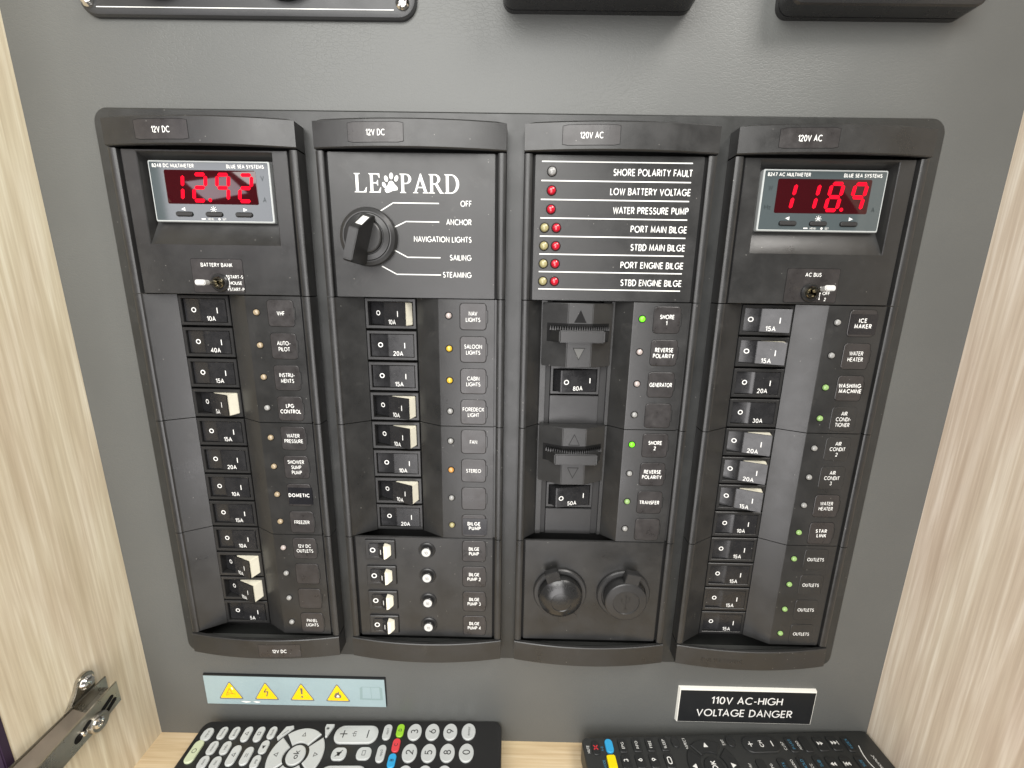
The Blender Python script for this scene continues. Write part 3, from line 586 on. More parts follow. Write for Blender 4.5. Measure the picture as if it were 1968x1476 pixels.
# serif wordmark with paw
def serif():
    arc = lambda cx, cy, rx, ry, a0, a1, n=10: [(cx+rx*math.cos(math.radians(a0+(a1-a0)*i/n)), cy+ry*math.sin(math.radians(a0+(a1-a0)*i/n))) for i in range(n+1)]
    st = lambda x: [(x, 0), (x+.32, 0), (x+.32, .03), (x+.24, .07), (x+.24, .93), (x+.32, .97), (x+.32, 1), (x, 1), (x, .97), (x+.08, .93), (x+.08, .07), (x, .03)]
    Ls = {}
    Ls['L'] = ([[(0, 0), (.66, 0), (.70, .28), (.66, .28), (.58, .12), (.50, .055), (.24, .055), (.24, .93), (.34, .97), (.34, 1), (0, 1), (0, .97), (.08, .93), (.08, .07), (0, .03)]], .70)
    Ls['E'] = ([[(0, 0), (.64, 0), (.68, .27), (.64, .27), (.56, .11), (.48, .055), (.24, .055), (.24, .48), (.40, .48), (.46, .44), (.48, .37), (.52, .37), (.52, .66), (.48, .66), (.46, .58), (.40, .535), (.24, .535), (.24, .945), (.46, .945), (.54, .89), (.58, .77), (.62, .77), (.61, 1), (0, 1), (0, .97), (.08, .93), (.08, .07), (0, .03)]], .70)
    bowl = arc(.34, .735, .31, .265, 90, -90); bin_ = arc(.34, .735, .155, .21, 90, -90)
    Ls['P'] = ([[(0, 0), (.34, 0), (.34, .03), (.24, .07), (.24, .47)]+list(reversed(bowl))+[(0, 1), (0, .97), (.08, .93), (.08, .07), (0, .03)], [(.24, .945)]+bin_+[(.24, .525)]], .68)
    Ls['R'] = ([[(0, 0), (.34, 0), (.34, .03), (.24, .07), (.24, .46), (.34, .46), (.62, 0), (.84, 0), (.84, .03), (.76, .06), (.49, .50)]+list(reversed(arc(.34, .745, .31, .255, 90, -62)))+[(0, 1), (0, .97), (.08, .93), (.08, .07), (0, .03)], [(.24, .945)]+arc(.34, .735, .155, .21, 90, -90)+[(.24, .525)]], .84)
    Ls['D'] = ([[(0, 0), (.36, 0)]+arc(.36, .5, .46, .5, -90, 90, 14)[1:]+[(0, 1), (0, .97), (.08, .93), (.08, .07), (0, .03)], [(.24, .055), (.24, .945)]+list(reversed(arc(.36, .5, .29, .445, -90, 90, 14)))], .84)
    Ls['A'] = ([[(0, 0), (.29, 0), (.29, .03), (.20, .06), (.265, .27), (.56, .27), (.635, .06), (.55, .03), (.55, 0), (.88, 0), (.88, .03), (.80, .06), (.47, 1.02), (.42, 1.02), (.09, .06), (0, .03)], [(.285, .33), (.41, .72), (.54, .33)]], .88)
    return Ls
SL = serif(); capH = 9.6; ux = 0; ybase = -65.2
def put_letter(ch, u): mb.flat(fill2d([[(x*capH, y*capH) for x, y in l] for l in SL[ch][0]]), 'white', lambda a, b: (u+a, ybase-b, .04))
u = 60.9-CX[1]
for ch, du in (('L', 7.9), ('E', 7.4)): put_letter(ch, u); u += du
pu = u+4.3; u += 9.3
for ch, du in (('P', 7.0), ('A', 8.6), ('R', 8.5), ('D', 0)): put_letter(ch, u); u += du
for ex, ey, rx, ry, ro in ((-3.5, 3.9, .95, 1.5, .45), (-2.3, 7.0, 1.0, 1.6, .25), (.5, 8.4, 1.05, 1.65, -.05), (3.2, 7.2, 1.0, 1.6, -.35)):
    mb.flat(fill2d([circle(0, 0, rx, ry, 18, ro)]), 'white', lambda a, b, ex=ex, ey=ey: (pu+ex+a, ybase-ey-b, .04))
pad = [(-3.0, .6), (-2.2, -.1), (-.8, .2), (.8, .9), (2.3, 1.2), (3.5, 1.4), (3.9, 2.3), (3.3, 3.3), (2.2, 4.3), (1.5, 5.4), (.6, 6.0), (-.5, 5.8), (-1.2, 4.9), (-1.6, 3.7), (-2.6, 2.7), (-3.3, 1.7)]
mb.flat(fill2d([pad]), 'white', lambda a, b: (pu+a, ybase-b, .04))
def line(pts, wd=.55):
    for (x0, y0), (x1, y1) in zip(pts[:-1], pts[1:]):
        d = Vector((x1-x0, y1-y0)).normalized()*wd/2
        mb.poly([(x0-d.y-d.x*.6, y0+d.x-d.y*.6, .035), (x1-d.y+d.x*.6, y1+d.x+d.y*.6, .035), (x1+d.y+d.x*.6, y1-d.x+d.y*.6, .035), (x0+d.y-d.x*.6, y0-d.x-d.y*.6, .035)], 'white')
c = CX[1]
for pts in ([(74.2, -55.8), (81.4, -60.1)], [(81.4, -60.15), (106.2, -60.15)], [(81.2, -47.4), (88, -50.6)], [(88, -50.65), (106.2, -50.65)], [(81, -35.6), (88.2, -31.9)], [(88.2, -31.85), (106.5, -31.85)], [(73.8, -26.8), (81.8, -22.6)], [(81.8, -22.55), (106.6, -22.55)]):
    line([(a-c, b) for a, b in pts])
for tx, y in (('OFF', -60.2), ('ANCHOR', -50.7), ('NAVIGATION LIGHTS', -41.6), ('SAILING', -32.0), ('STEAMING', -22.7)):
    mb.text(tx, on(124.0-c, y, .04), 3.0, 'white', 'R', xs=.88, bold=.006)
mb.build('rotary_switch_module', t)
mb = MB(); mb.lathe([(15.6, 0), (15.6, 2.2), (15.0, 3.4), (13.2, 4.4), (12.6, 4.4), (12.2, 3.9)], (0, 0), 'satin', 48, last=False)
mb.lathe([(12.4, 4.2), (12.2, 4.7), (9.6, 5.6), (9.2, 5.3), (8.8, 5.3)], (0, 0), 'housing', 48, last=False)
mb.lathe([(8.9, 5.0), (8.6, 7.0), (8.0, 7.4)], (0, 0), 'plastic', 40)
o = mb.build('rotary_knob', t, (67.6-c, -42.0, 0))
mb = MB(); ax = Vector((-.275, .961)); pp = Vector((.961, .275))
prof = [(-11.5, 6.8), (-11.0, 10.5), (-2.2, 25), (13.4, 25), (14.6, 23.2), (15.2, 7.0), (14, 3.6), (9, 3.6)]
def hp(s, k, h): return (ax.x*s+pp.x*k, ax.y*s+pp.y*k, h)
mb.solid([hp(s, -3.0+.6*(h > 20), h) for s, h in prof], [hp(s, 3.0-.6*(h > 20), h) for s, h in prof], 'satin', .35)
mb.poly([hp(-9.6, -1.1, 13.0), hp(-9.6, 2.2, 13.0), hp(-4.6, 2.2, 21.2), hp(-4.6, -1.1, 21.2)], 'white')
mb.build('handle', o)
for k in (1, 2):
    mb = MB(); breaker_body(mb, SEC[k]+.25, SEC[k+1]-.25); mb.build('breaker_module', t)
rows_of(t, [('10A', 0, 'pinkl', ['NAV', 'LIGHTS'], ''), ('20A', 1, 'yellow', ['SALOON', 'LIGHTS'], ''), ('15A', 1, 'yellow', ['CABIN', 'LIGHTS'], ''), ('10A', 0, 'clearl', ['FOREDECK', 'LIGHT'], ''),
            ('10A', 0, 'clearl', ['FAN'], ''), ('10A', 1, 'amber', ['STEREO'], ''), ('10A', 0, 'clearl', [], ''), ('20A', 1, 'yellowoff', ['BILGE', 'PUMP'], 'tape')], 0)
mb = MB(); rails(mb, SEC[3]+.25, SEC[4]-.1); flat_plate(mb, SEC[3]+.25, SEC[4]-.1); mb.build('bilge_pump_module', t)
def small_switch():
    mb = MB(); o = rrect(-9.7, -6.8, 9.7, 6.8, .6, 2); o1 = rrect(-9.3, -6.4, 9.3, 6.4, .5, 2); i = rrect(-7.4, -5.2, 7.4, 5.2, 1.6, 2); i1 = rrect(-7.2, -5.0, 7.2, 5.0, 1.5, 2)
    mb.steps([(rrect(-10.0, -7.1, 10.0, 7.1, .7, 2), .02), (rrect(-9.9, -7.0, 9.9, 7.0, .7, 2), .05)], 'groove')
    mb.steps([(o, .03), (o, 1.0), (o1, 1.4), (i, 1.4), (i1, 1.2), (i1, .1)], 'satin'); return mb
def small_rocker():
    mb = MB(); hw = 4.85
    mb.run([(-7.0, .3), (-7.0, 1.9), (-1.2, 1.6), (3.2, 4.9), (2.9, .3)], -hw, hw, 'rocker', .25)
    mb.solid([(3.0, -hw, .3), (3.25, -hw, 4.85), (4.9, -hw+.9, 4.2), (7.0, -hw+1.6, 1.6), (7.0, -hw+1.6, .3)], [(3.0, hw, .3), (3.25, hw, 4.85), (4.9, hw-.3, 4.2), (7.0, hw-1.0, 1.6), (7.0, hw-1.0, .3)], 'cream', .25)
    mb.flat(fill2d([circle(0, 0, 1.75, n=20), circle(0, 0, 1.1, n=20)]), 'white', lambda a, b: (-4.7+a, -b-.1, 1.86-.052*(a+2.3)+.03*0+.06))
    mb.flat(fill2d([rrect(-.3, -1.7, .3, 1.7)]), 'white', lambda a, b: (.9+a, .4-b, 1.68+.75*(2.1+a)))
    return mb
for k in range(4):
    y = ROW(8+k)-.5
    s = put('ssw', small_switch, 'rocker_switch', t, (63.7-c, y, 0)); put('srk', small_rocker, 'rocker', s, (0, 0, 0))
    def fuse():
        mb = MB(); mb.lathe([(5.6, .02), (5.5, .5), (4.9, 1.0), (4.4, .8), (3.5, .5)], (0, 0), 'satin', 28, last=False)
        mb.lathe([(3.6, .3), (3.5, 2.2), (3.2, 2.6), (2.9, 2.6)], (0, 0), 'gloss', 24, last=False)
        mb.lathe([(2.9, 1.5), (2.9, 3.0), (2.65, 3.3)], (0, 0), 'fuse', 24); mb.text('10', on(0, 0, 3.35), 2.0, 'fusetext'); return mb
    put('fuse', fuse, 'fuse_button', t, (94.0-c, y+.2, 0))
    put(('lab', 'bp', k), lambda: label_mesh(['BILGE', 'PUMP' if k == 0 else 'PUMP %d' % (k+1)], 'bold'), 'label_plate', t, (124.7-c, y+.3, .02))

# --- third column
t = thing('switch_panel', 'black switch column with red warning lamps, two sliding breaker guards and two round sockets', 'switch panel', (CX[2], 0, 0), SG)
header(t, '120V AC'); footer(t); c = CX[2]
mb = MB(); rails(mb, SEC[0]+.3, SEC[1]-.25); flat_plate(mb, SEC[0]+.3, SEC[1]-.25)
for i in range(8):
    y = -81.9+9.43*i; mb.poly([(161.6-c, y-.3, .035), (241.4-c, y-.3, .035), (241.4-c, y+.3, .035), (161.6-c, y+.3, .035)], 'white')
for i, tx in enumerate(['SHORE POLARITY FAULT', 'LOW BATTERY VOLTAGE', 'WATER PRESSURE PUMP', 'PORT MAIN BILGE', 'STBD MAIN BILGE', 'PORT ENGINE BILGE', 'STBD ENGINE BILGE']):
    y = -77.0+9.5*i; mb.text(tx, on(241.6-c, y, .04), 3.4, 'white', 'R', xs=.86, bold=.012)
mb.build('warning_lamp_module', t)
for i in range(7):
    y = -77.0+9.48*i
    if i == 0: put(('bl', 'clearl'), lambda: big_lamp_mesh('clearl'), 'warning_lamp', t, (167.1-c, y, .03))
    elif i < 3: put(('bl', 'red'), lambda: big_lamp_mesh('red'), 'warning_lamp', t, (167.2-c, y, .03))
    else:
        put(('bl', 'yellowoff'), lambda: big_lamp_mesh('yellowoff'), 'warning_lamp', t, (164.0-c, y, .03)); put(('bl', 'red'), lambda: big_lamp_mesh('red'), 'warning_lamp', t, (170.5-c, y, .03))
for k in (1, 2):
    y0 = SEC[k]; mb = MB(); breaker_body(mb, y0+.25, SEC[k+1]-.25, sl=-47.6, bl=-38.6, br=4.4, tr=13.6)
    for a, b in ((-38.5, -35.2), (2.2, 4.3)): mb.box(a, y0+.3, b, SEC[k+1]-.3, -12, -7.0, 'plastic', .2)
    for a, b in ((-35.1, -32.2), (-1.9, 2.1)): mb.box(a, y0+.3, b, SEC[k+1]-.3, -12, -8.6, 'dark')
    mb.build('breaker_module', t)
    h = put('housing', housing_mesh, 'breaker', t, (-17, y0+47.6, -7.4))
    put(('mrk', k), lambda: main_rocker_mesh('80A' if k == 1 else '50A'), 'rocker', h, (0, 0, 0))
    mb = MB(); mb.box(-31.9, y0+57.3, -2.2, y0+75.5, -12, -7.2, 'housing', .3); mb.build('blank_cover', t)
    ys = y0+1.2 if k == 1 else y0-1.0
    mb = MB(); mb.run([(-38.0, -6.9), (-38.0, -4.0), (-24, 2.6), (-10, 2.6), (2.6, -4.0), (2.6, -6.9)], 0, 36.8, 'plastic', .35)
    for sgn, cy_ in ((1, 7.3), (-1, 28.9)):
        tri = [(-3.5, -3.6*sgn), (3.5, -3.6*sgn), (0, 3.6*sgn)]
        if k == 1: mb.flat(fill2d([tri]), 'groove' if sgn == 1 else 'paletri', on(-17, cy_, 2.64))
        mb.flat(fill2d([tri, [(x*.86, (y+1.2*sgn)*.86-1.2*sgn) for x, y in tri]]), 'groove', on(-17, cy_, 2.66))
    g = mb.build('sliding_guard', t, (0, ys, 0))
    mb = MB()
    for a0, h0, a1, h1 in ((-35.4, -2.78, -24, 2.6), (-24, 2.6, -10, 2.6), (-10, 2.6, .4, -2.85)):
        mb.poly([(a0, 11.4, h0+.05), (a0, 22.2, h0+.05), (a1, 22.2, h1+.05), (a1, 11.4, h1+.05)], 'groove')  # flat dark strip: shade of the slot behind the teeth, painted on
    bar = [(-34.2, -3.4), (-28.9, 7.4), (-3.6, 7.4), (.9, -3.4)]
    mb.run(bar, 14.9, 21.8, 'plastic', .6)
    n = 26
    for i in range(n):
        f = i/(n-1); u = -33.6+f*33.4; hh = 2.9-5.6*(abs(f-.5)*2)**2.2
        mb.solid([(u-.55, 15.3, hh-5.), (u+.55, 15.3, hh-5.), (u, 12.7, hh-5.)], [(u-.55, 15.3, hh+3.4), (u+.55, 15.3, hh+3.4), (u, 12.7, hh+3.4)], 'plastic')
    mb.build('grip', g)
rows_of(t, [(None, 0, 'green', ['SHORE', '1'], 'bold'), (None, 0, 'pinkl', ['REVERSE', 'POLARITY'], 'bold'), (None, 0, 'pinkl', ['GENERATOR'], 'bold'), (None, 0, 'clearl', [], ''),
            (None, 0, 'green', ['SHORE', '2'], 'bold'), (None, 0, 'clearl', ['REVERSE', 'POLARITY'], 'bold'), (None, 0, 'greenpale', ['TRANSFER'], 'bold'), (None, 0, 'clearl', [], '')], 0)
mb = MB(); rails(mb, SEC[3]+.25, SEC[4]-.1); flat_plate(mb, SEC[3]+.25, SEC[4]-.1); mb.build('socket_module', t)
def socket(px, py, ang, kind):
    mb = MB(); mb.lathe([(17.6, 0), (17.5, 1.6), (16.8, 2.4), (14.6, 2.4), (14.2, 1.4), (12, 1.4)], (0, 0), 'satin', 48)
    o = mb.build('power_socket', t, (px-c, py, 0))
    mb = MB(); ca, sa = math.cos(ang), math.sin(ang)
    rot = lambda x, y: (x*ca-y*sa, x*sa+y*ca)
    if kind == 0:
        mb.lathe([(13.9, 2.5), (14.2, 6.0), (13.8, 7.2), (12.4, 8.6), (9.6, 10.2), (6.6, 11.0), (6.2, 10.7), (3, 11.2)], (0, 0), 'gloss', 48)
        tab = [rot(x, y) for x, y in sector(0, 0, 12.0, 18.6, 70, 110)]; mb.solid([(a, b, 6.2) for a, b in tab], [(a, b, 7.2-.12*(math.hypot(a, b)-12.5)) for a, b in tab], 'satin', .25)
        vs, fs = text2d('MARINCO', .01, 1.25); k = 2.6/CAP; x1 = max(v[0] for v in vs)*k
        P = []
        for x, y in vs:
            a = -math.pi/2+(x*k-x1/2)/11.0; r = 10.0+y*k
            P.append((r*math.cos(a), r*math.sin(a), 10.2-(y*k)*.55+.25))
        mb.add(P, fs, 'housing')
    else:
        mb.lathe([(13.4, 2.5), (13.8, 7.4), (13.4, 8.6), (12.8, 9.0), (8.6, 9.4), (8.3, 8.9), (4, 8.9)], (0, 0), 'satin', 48)
        for pl in ([rrect(-.35, -4.5, .35, 4.2)], [circle(0, -5.3, 1.2, n=14)], [[(-1.2, 3.9), (1.2, 3.9), (0, 6)]], [[(-.3, -2.5), (-3, 0), (-3, 1.6), (-2.4, 1.6), (-2.4, .3), (-.3, -1.7)]], [circle(-2.7, 2.2, .9, n=12)], [[(.3, -1), (2.6, 1), (2.6, 2.6), (2.0, 2.6), (2.0, 1.3), (.3, -.2)]], [rrect(1.5, 2.4, 3.1, 4)]):
            mb.flat(fill2d(pl), 'housing', on(0, 0, 8.98))
    st = [rot(x, y) for x, y in rrect(-4.6, -20.2, 4.6, -11.2, 1.2, 3)]
    mb.prism(st, 3.4, 7.6 if kind == 0 else 8.4, 'gloss' if kind == 0 else 'satin', .8)
    mb.build('cap', o)
socket(181.7, 180.2, math.radians(-20), 0); socket(223.6, 180.6, math.radians(12), 1)

# --- fourth column
t = thing('switch_panel', 'rightmost black switch column headed 120V AC with red 118.9 multimeter and green outlet lamps', 'switch panel', (CX[3], 0, 0), SG)
header(t, '120V AC'); footer(t, None, True)
mb = MB(); rails(mb, SEC[0]+.3, SEC[1]-.25); flat_plate(mb, SEC[0]+.3, SEC[1]-.25, (-36.6, 36.6, -84.3, -36.8)); mb.build('meter_module', t)
meter(t, '8247 AC MULTIMETER', '1189', [('W', -28.4, -71), ('Hz', -28.6, -61.4), ('A', 28.4, -60.6)], 2)
toggle(t, 'AC BUS', [('1', 9.4, -19.3), ('OFF', 9.3, -16.0), ('2', 9.1, -12.7)], [(5.9, -19.2), (5.9, -16.0), (5.9, -12.8)], (math.radians(-9), 0, 0), .6)
for k in range(1, 4):
    mb = MB(); breaker_body(mb, SEC[k]+.25, SEC[k+1]-.25); mb.build('breaker_module', t)
rows_of(t, [('15A', 0, 'clearl', ['ICE', 'MAKER'], 'tape'), ('15A', 0, 'clearl', ['WATER', 'HEATER'], ''), ('20A', 1, 'greenpale', ['WASHING', 'MACHINE'], 'print'), ('30A~', 1, 'greenpale', ['AIR', 'CONDI-', 'TIONER'], 'ghost'),
            ('20A', 0, 'clearl', ['AIR', 'CONDIT', '2'], 'ghost'), ('20A', 0, 'clearl', ['AIR', 'CONDIT', '3'], 'ghost'), ('15A', 0, 'clearl', ['WATER', 'HEATER'], ''), ('10A', 1, 'greenpale', ['STAR', 'LINK'], 'print'),
            ('15A', 1, 'greenpale', ['OUTLETS'], 'ghost'), ('15A', 1, 'greenpale', ['OUTLETS'], 'ghost'), ('15A', 1, 'greenpale', ['OUTLETS'], 'ghost'), ('15A', 1, 'greenpale', ['OUTLETS'], 'ghost')], 0)

# ------------------------------------------------------------------ instruments along the top
t = thing('gauge_panel', 'black rounded gauge plate with chrome corner screws at the top left of the wall', 'gauge panel', (8, -150, WALL))
mb = MB(); lp = rrect(-87, -75, 87.5, 0, 9, 8); l1 = rrect(-86.2, -74.2, 86.7, -.8, 8.4, 8); l2 = rrect(-84.6, -72.6, 85.1, -2.4, 7.5, 8)
mb.steps([(lp, -.3), (lp, 1.6), (l1, 2.6), (l2, 3.2)], 'coal')
mb.poly([(-77.5, -3.9, 3.23), (76, -3.9, 3.23), (76, -3.5, 3.23), (-77.5, -3.5, 3.23)], 'white'); mb.build('plate', t)
for sx in (-81.3, 80.6):
    for sy in (-6.8, -68):
        mb = MB(); mb.lathe([(3.6, 0), (3.5, .8), (2.6, 1.8), (1.2, 2.3)], (0, 0), 'chrome', 24); mb.poly([(-2.2, -.3, 2.32), (2.2, -.3, 2.32), (2.2, .3, 2.32), (-2.2, .3, 2.32)], 'groove'); mb.build('screw', t, (sx, sy, 3.1))
for gx in (-44.5, 21.5):
    mb = MB(); mb.lathe([(19, 0), (18.8, 6), (17.5, 8), (15, 8.4), (14.5, 6.5)], (0, 0), 'gloss', 48); mb.build('gauge', t, (gx, -25.8, 3.1))
def display(name, label, u0, u1, y1, th, cat):
    t = thing(name, label, cat, ((u0+u1)/2, y1, WALL), 'black instrument boxes at the top of the wall'); w2 = (u1-u0)/2
    mb = MB(); a = rrect(-w2, -80, w2, 0, 6, 6); b = rrect(-w2+.6, -79.4, w2-.6, -.6, 5.6, 6); g = rrect(-w2+1, -79, w2-1, -1, 5.4, 6)
    mb.steps([(a, -.3), (a, 3.0), (g, 3.1), (g, 3.6), (a, 3.7), (a, th-1.4), (b, th-.4), (rrect(-w2+2, -78, w2-2, -2, 4.5, 6), th)], 'gloss'); mb.build('case', t)
    mb = MB(); mb.box(-w2+6, -72, w2-6, -10, th-.1, th+.15, 'lens' if False else 'sticker', .1, 2); mb.build('screen', t)
display('display_unit', 'plain black instrument box at the top middle of the wall, thicker of the two boxes', 139.5, 236.5, -154.2, 22, 'display')
display('display_unit', 'plain black instrument box at the top right of the wall, its grey front rim showing', 279.0, 374.5, -152.6, 14, 'display')

# ------------------------------------------------------------------ signs
t = thing('warning_sign', 'pale blue strip with four yellow warning triangles and a faded book symbol', 'sign', (-9.4, 291, WALL))
mb = MB(); mb.solid([(-67.4, -26.2, 0), (67.6, -26.2, 0), (67.6, -.2, 0), (-67.4, .4, 0)], [(-67.0, -26.0, 1.5), (67.4, -26.0, 1.5), (67.4, -.3, 1.5), (-67.0, .3, 1.5)], 'signblack', .1)
mb.poly([(-67.0, -25.2, 1.55), (66.8, -25.2, 1.55), (67.2, -.4, 1.55), (-66.9, .2, 1.55)], 'signblue')
def tri(sc): return [(-10.2*sc, -8.1*sc), (10.2*sc, -8.1*sc), (0, 9.6*sc)]
def rtri(sc, r=1.0):
    T = tri(sc); out = []
    for i in range(3):
        p0, p1, p2 = Vector(T[i-1]), Vector(T[i]), Vector(T[(i+1) % 3])
        a, b = p1+(p0-p1).normalized()*r, p1+(p2-p1).normalized()*r
        out += [tuple(a), tuple((a+b+p1*2)/4), tuple(b)]
    return out
cxs = [-48.2, -21.6, 5.0, 31.6]
for x in cxs:
    mb.flat(fill2d([rtri(.93, 1.6)]), 'tri', on(x, -12.0, 1.62)); mb.flat(fill2d([rtri(.80, 1.0)]), 'yel', on(x, -12.0, 1.68))
def stroke(x, pts, m, wd=.55):
    for (x0, y0), (x1, y1) in zip(pts[:-1], pts[1:]):
        d = Vector((x1-x0, y1-y0)).normalized()*wd/2
        mb.poly([(x+x0-d.y, -12-y0-d.x, 1.74), (x+x1-d.y, -12-y1-d.x, 1.74), (x+x1+d.y, -12-y1+d.x, 1.74), (x+x0+d.y, -12-y0+d.x, 1.74)], m)
stroke(cxs[0], [(-3.4, -3.4), (-.6, 2.2)], 'orange', .5); stroke(cxs[0], [(-.6, 2.2), (1.4, -2.4)], 'orange', .5); stroke(cxs[0], [(-2.6, -1.8), (3.6, -2.8)], 'orange', .5); stroke(cxs[0], [(-3.8, -3.9), (-1.2, -3.4)], 'orange', .5); stroke(cxs[0], [(1.2, 3.4), (1.9, 1.2)], 'signwhite', 1.0)
stroke(cxs[1], [(.6, 3.0), (-1.5, -.4)], 'pict', .8); stroke(cxs[1], [(-1.5, -.4), (1.4, .2)], 'pict', .8); stroke(cxs[1], [(1.4, .2), (.1, -4.2)], 'pict', .8)
mb.flat(fill2d([[(-.5, -1.9), (.5, -1.9), (.95, 3.6), (-.95, 3.6)]]), 'pict', on(cxs[2], -12.3, 1.74)); mb.flat(fill2d([circle(0, -4.1, .85, n=14)]), 'pict', on(cxs[2], -12.3, 1.74))
fl = [(-2.2, -3.6), (2.2, -3.6), (2.7, -1.8), (1.9, .2), (1.4, -.6), (.9, 2.6), (-.4, .8), (-1.0, 1.4), (-2.3, -.8), (-2.7, -2.2)]
mb.flat(fill2d([fl, [(-1.0, -3.0), (1.2, -3.0), (1.3, -1.9), (.3, -.4), (-.9, -1.6)]]), 'pict', on(cxs[3], -11.4, 1.74)); mb.flat(fill2d([[(-.9, -2.9), (1.1, -2.9), (1.2, -2), (.3, -.6), (-.8, -1.7)]]), 'signwhite', on(cxs[3], -11.4, 1.75))
for loop in ([[(-8.6, -5.4), (-8.2, 5.2), (-6.6, 6.4), (-.2, 6.2), (-.2, 5.8), (-6.2, 6.0), (-6.6, -4.2), (-.3, -4.4), (-.3, -5.6)]], [[(8.6, -5.4), (8.2, 5.2), (6.6, 6.4), (.2, 6.2), (.2, 5.8), (6.2, 6.0), (6.6, -4.2), (.3, -4.4), (.3, -5.6)]], [rrect(-.19, -5.6, .19, 6.2)]):
    mb.flat(fill2d(loop), 'book', on(56.6, -12.2, 1.62))
for fx, wd in ((-37.6, 4.0), (-29.4, 3.0)):
    mb.flat(fill2d([[(-wd, .5), (-wd*.3, .9), (wd*.4, .7), (wd, .4), (wd*.7, -.4), (0, -.9), (-wd*.5, -.3)]]), 'white', on(fx, -2.4, 1.76))
mb.build('plate', t)
t = thing('danger_sign', 'engraved black plate reading 110V AC-HIGH VOLTAGE DANGER in white capitals', 'sign', (323.6, 297, WALL))
mb = MB()
mb.solid([(-50.2, -31, 0), (49.8, -31, 0), (49.8, -.5, 0), (-50.2, -.5, 0)], [(-49.4, -30.4, 1.9), (49.6, -30.4, 1.9), (49.6, -.6, 1.9), (-49.4, -.6, 1.9)], 'signwhite')
mb.solid([(-48.9, -29.2, 1.6), (49.4, -29.2, 1.6), (49.4, -.7, 1.6), (-48.9, -.7, 1.6)], [(-48.8, -29.0, 1.95), (49.3, -29.0, 1.95), (49.3, -.8, 1.95), (-48.8, -.8, 1.95)], 'signblack')
mb.text('110V AC-HIGH', on(0.2, -20.6, 2.0), 6.4, 'white', xs=1.0, bold=.004, fit=55); mb.text('VOLTAGE DANGER', on(-.4, -9.4, 2.0), 6.4, 'white', xs=1.0, bold=.004, fit=74)
mb.build('plate', t)

# ------------------------------------------------------------------ cabinet hinge arm on the left side
t = thing('hinge', 'nickel metal hinge arm screwed to the left wooden cabinet side', 'hinge', (-118, 256, 30))
LX = -118.0
def X3(x, y, h): return (x-LX, y-256, h-30)
mb = MB()
lug = [(26.5, 242), (25.2, 229)]+[(30.6+5.6*math.cos(a), 228.6+5.6*math.sin(a)) for a in [math.radians(180+18*i) for i in range(1, 10)]]+[(38, 231), (46.5, 242)]
mb.solid([X3(-118.4, y, h) for h, y in lug], [X3(-115.6, y, h) for h, y in lug], 'steel', .5); mb.build('mounting_lug', t)
mb = MB()
for k, (r, d) in enumerate([(4.4, 2.2), (4.2, 3.2), (3.2, 4.4), (1.4, 5.0)]):
    pass
mb.loft([[X3(LX+d, 229.2+r*math.sin(a), 30.6+r*math.cos(a)) for a in [2*math.pi*i/20 for i in range(20)]] for r, d in [(4.4, 2.2), (4.2, 3.2), (3.2, 4.4), (1.4, 5.0)]], 'chrome'); mb.build('screw', t)
def plate(x0, x1, quad, m, bv=.35):
    mb.solid([X3(x0, y, h) for h, y in quad], [X3(x1, y, h) for h, y in quad], m, bv)
mb = MB()
plate(-105.6, -104.2, [(23.6, 235.6), (23.2, 250.9), (36, 253.4), (95, 258.2), (95, 243.6)], 'steel')                      # outer cheek
plate(-115.2, -114.2, [(20.5, 235.2), (20.5, 246), (95, 250), (95, 236.2)], 'steel')                                        # inner cheek
mb.solid([X3(-114.2, 236.6, 42), X3(-105.6, 239.6, 42), X3(-105.6, 245.5, 95), X3(-114.2, 238.0, 95)], [X3(-114.2, 237.8, 42), X3(-105.6, 240.8, 42), X3(-105.6, 246.7, 95), X3(-114.2, 239.2, 95)], 'webmetal', .2)
mb.solid([X3(-114.2, 241.5, 23), X3(-105.6, 242, 23), X3(-105.6, 244.5, 44), X3(-114.2, 244.0, 44)], [X3(-114.2, 242.5, 23), X3(-105.6, 243, 23), X3(-105.6, 245.5, 44), X3(-114.2, 245.0, 44)], 'steel', .2)
mb.build('arm', t)
def disc(y, h, prof, m, name):
    mb = MB(); mb.loft([[X3(-104.2+d, y+r*math.sin(a), h+r*math.cos(a)) for a in [2*math.pi*i/24 for i in range(24)]] for r, d in prof], m); mb.build(name, t)
disc(249.6, 39.0, [(6.0, 0), (5.9, 1.2), (5.2, 1.9)], 'steel', 'boss'); disc(247.8, 40.8, [(3.4, 1.8), (3.2, 3.2), (2.2, 4.1), (1.4, 4.2), (1.2, 3.4)], 'chrome', 'screw')
disc(247.6, 50.6, [(2.6, .03), (2.5, .1)], 'groove', 'screw_hole'); disc(247.0, 48.0, [(1.7, .2), (1.5, 1.6), (.8, 2.0)], 'chrome', 'screw')
def slot(h0, y0, h1, y1, r, m, name):
    d = Vector((h1-h0, y1-y0)).normalized(); n = Vector((-d.y, d.x)); lp = []
    for (hh, yy), s in (((h1, y1), 1), ((h0, y0), -1)):
        for i in range(9):
            a = -math.pi/2+math.pi*i/8; q = Vector((hh, yy))+s*(d*math.cos(a)+n*math.sin(a))*r; lp.append((q.x, q.y))
    mb = MB(); mb.solid([X3(-104.25, y, h) for h, y in lp], [X3(-104.0, y, h) for h, y in lp], m); mb.build(name, t)
slot(29.0, 242.5, 35.0, 245.0, 1.4, 'groove', 'slot'); slot(27.6, 246.0, 33.5, 249.0, 1.4, 'groove', 'slot'); slot(43.5, 244.2, 46.5, 245.4, 1.2, 'groove', 'slot')

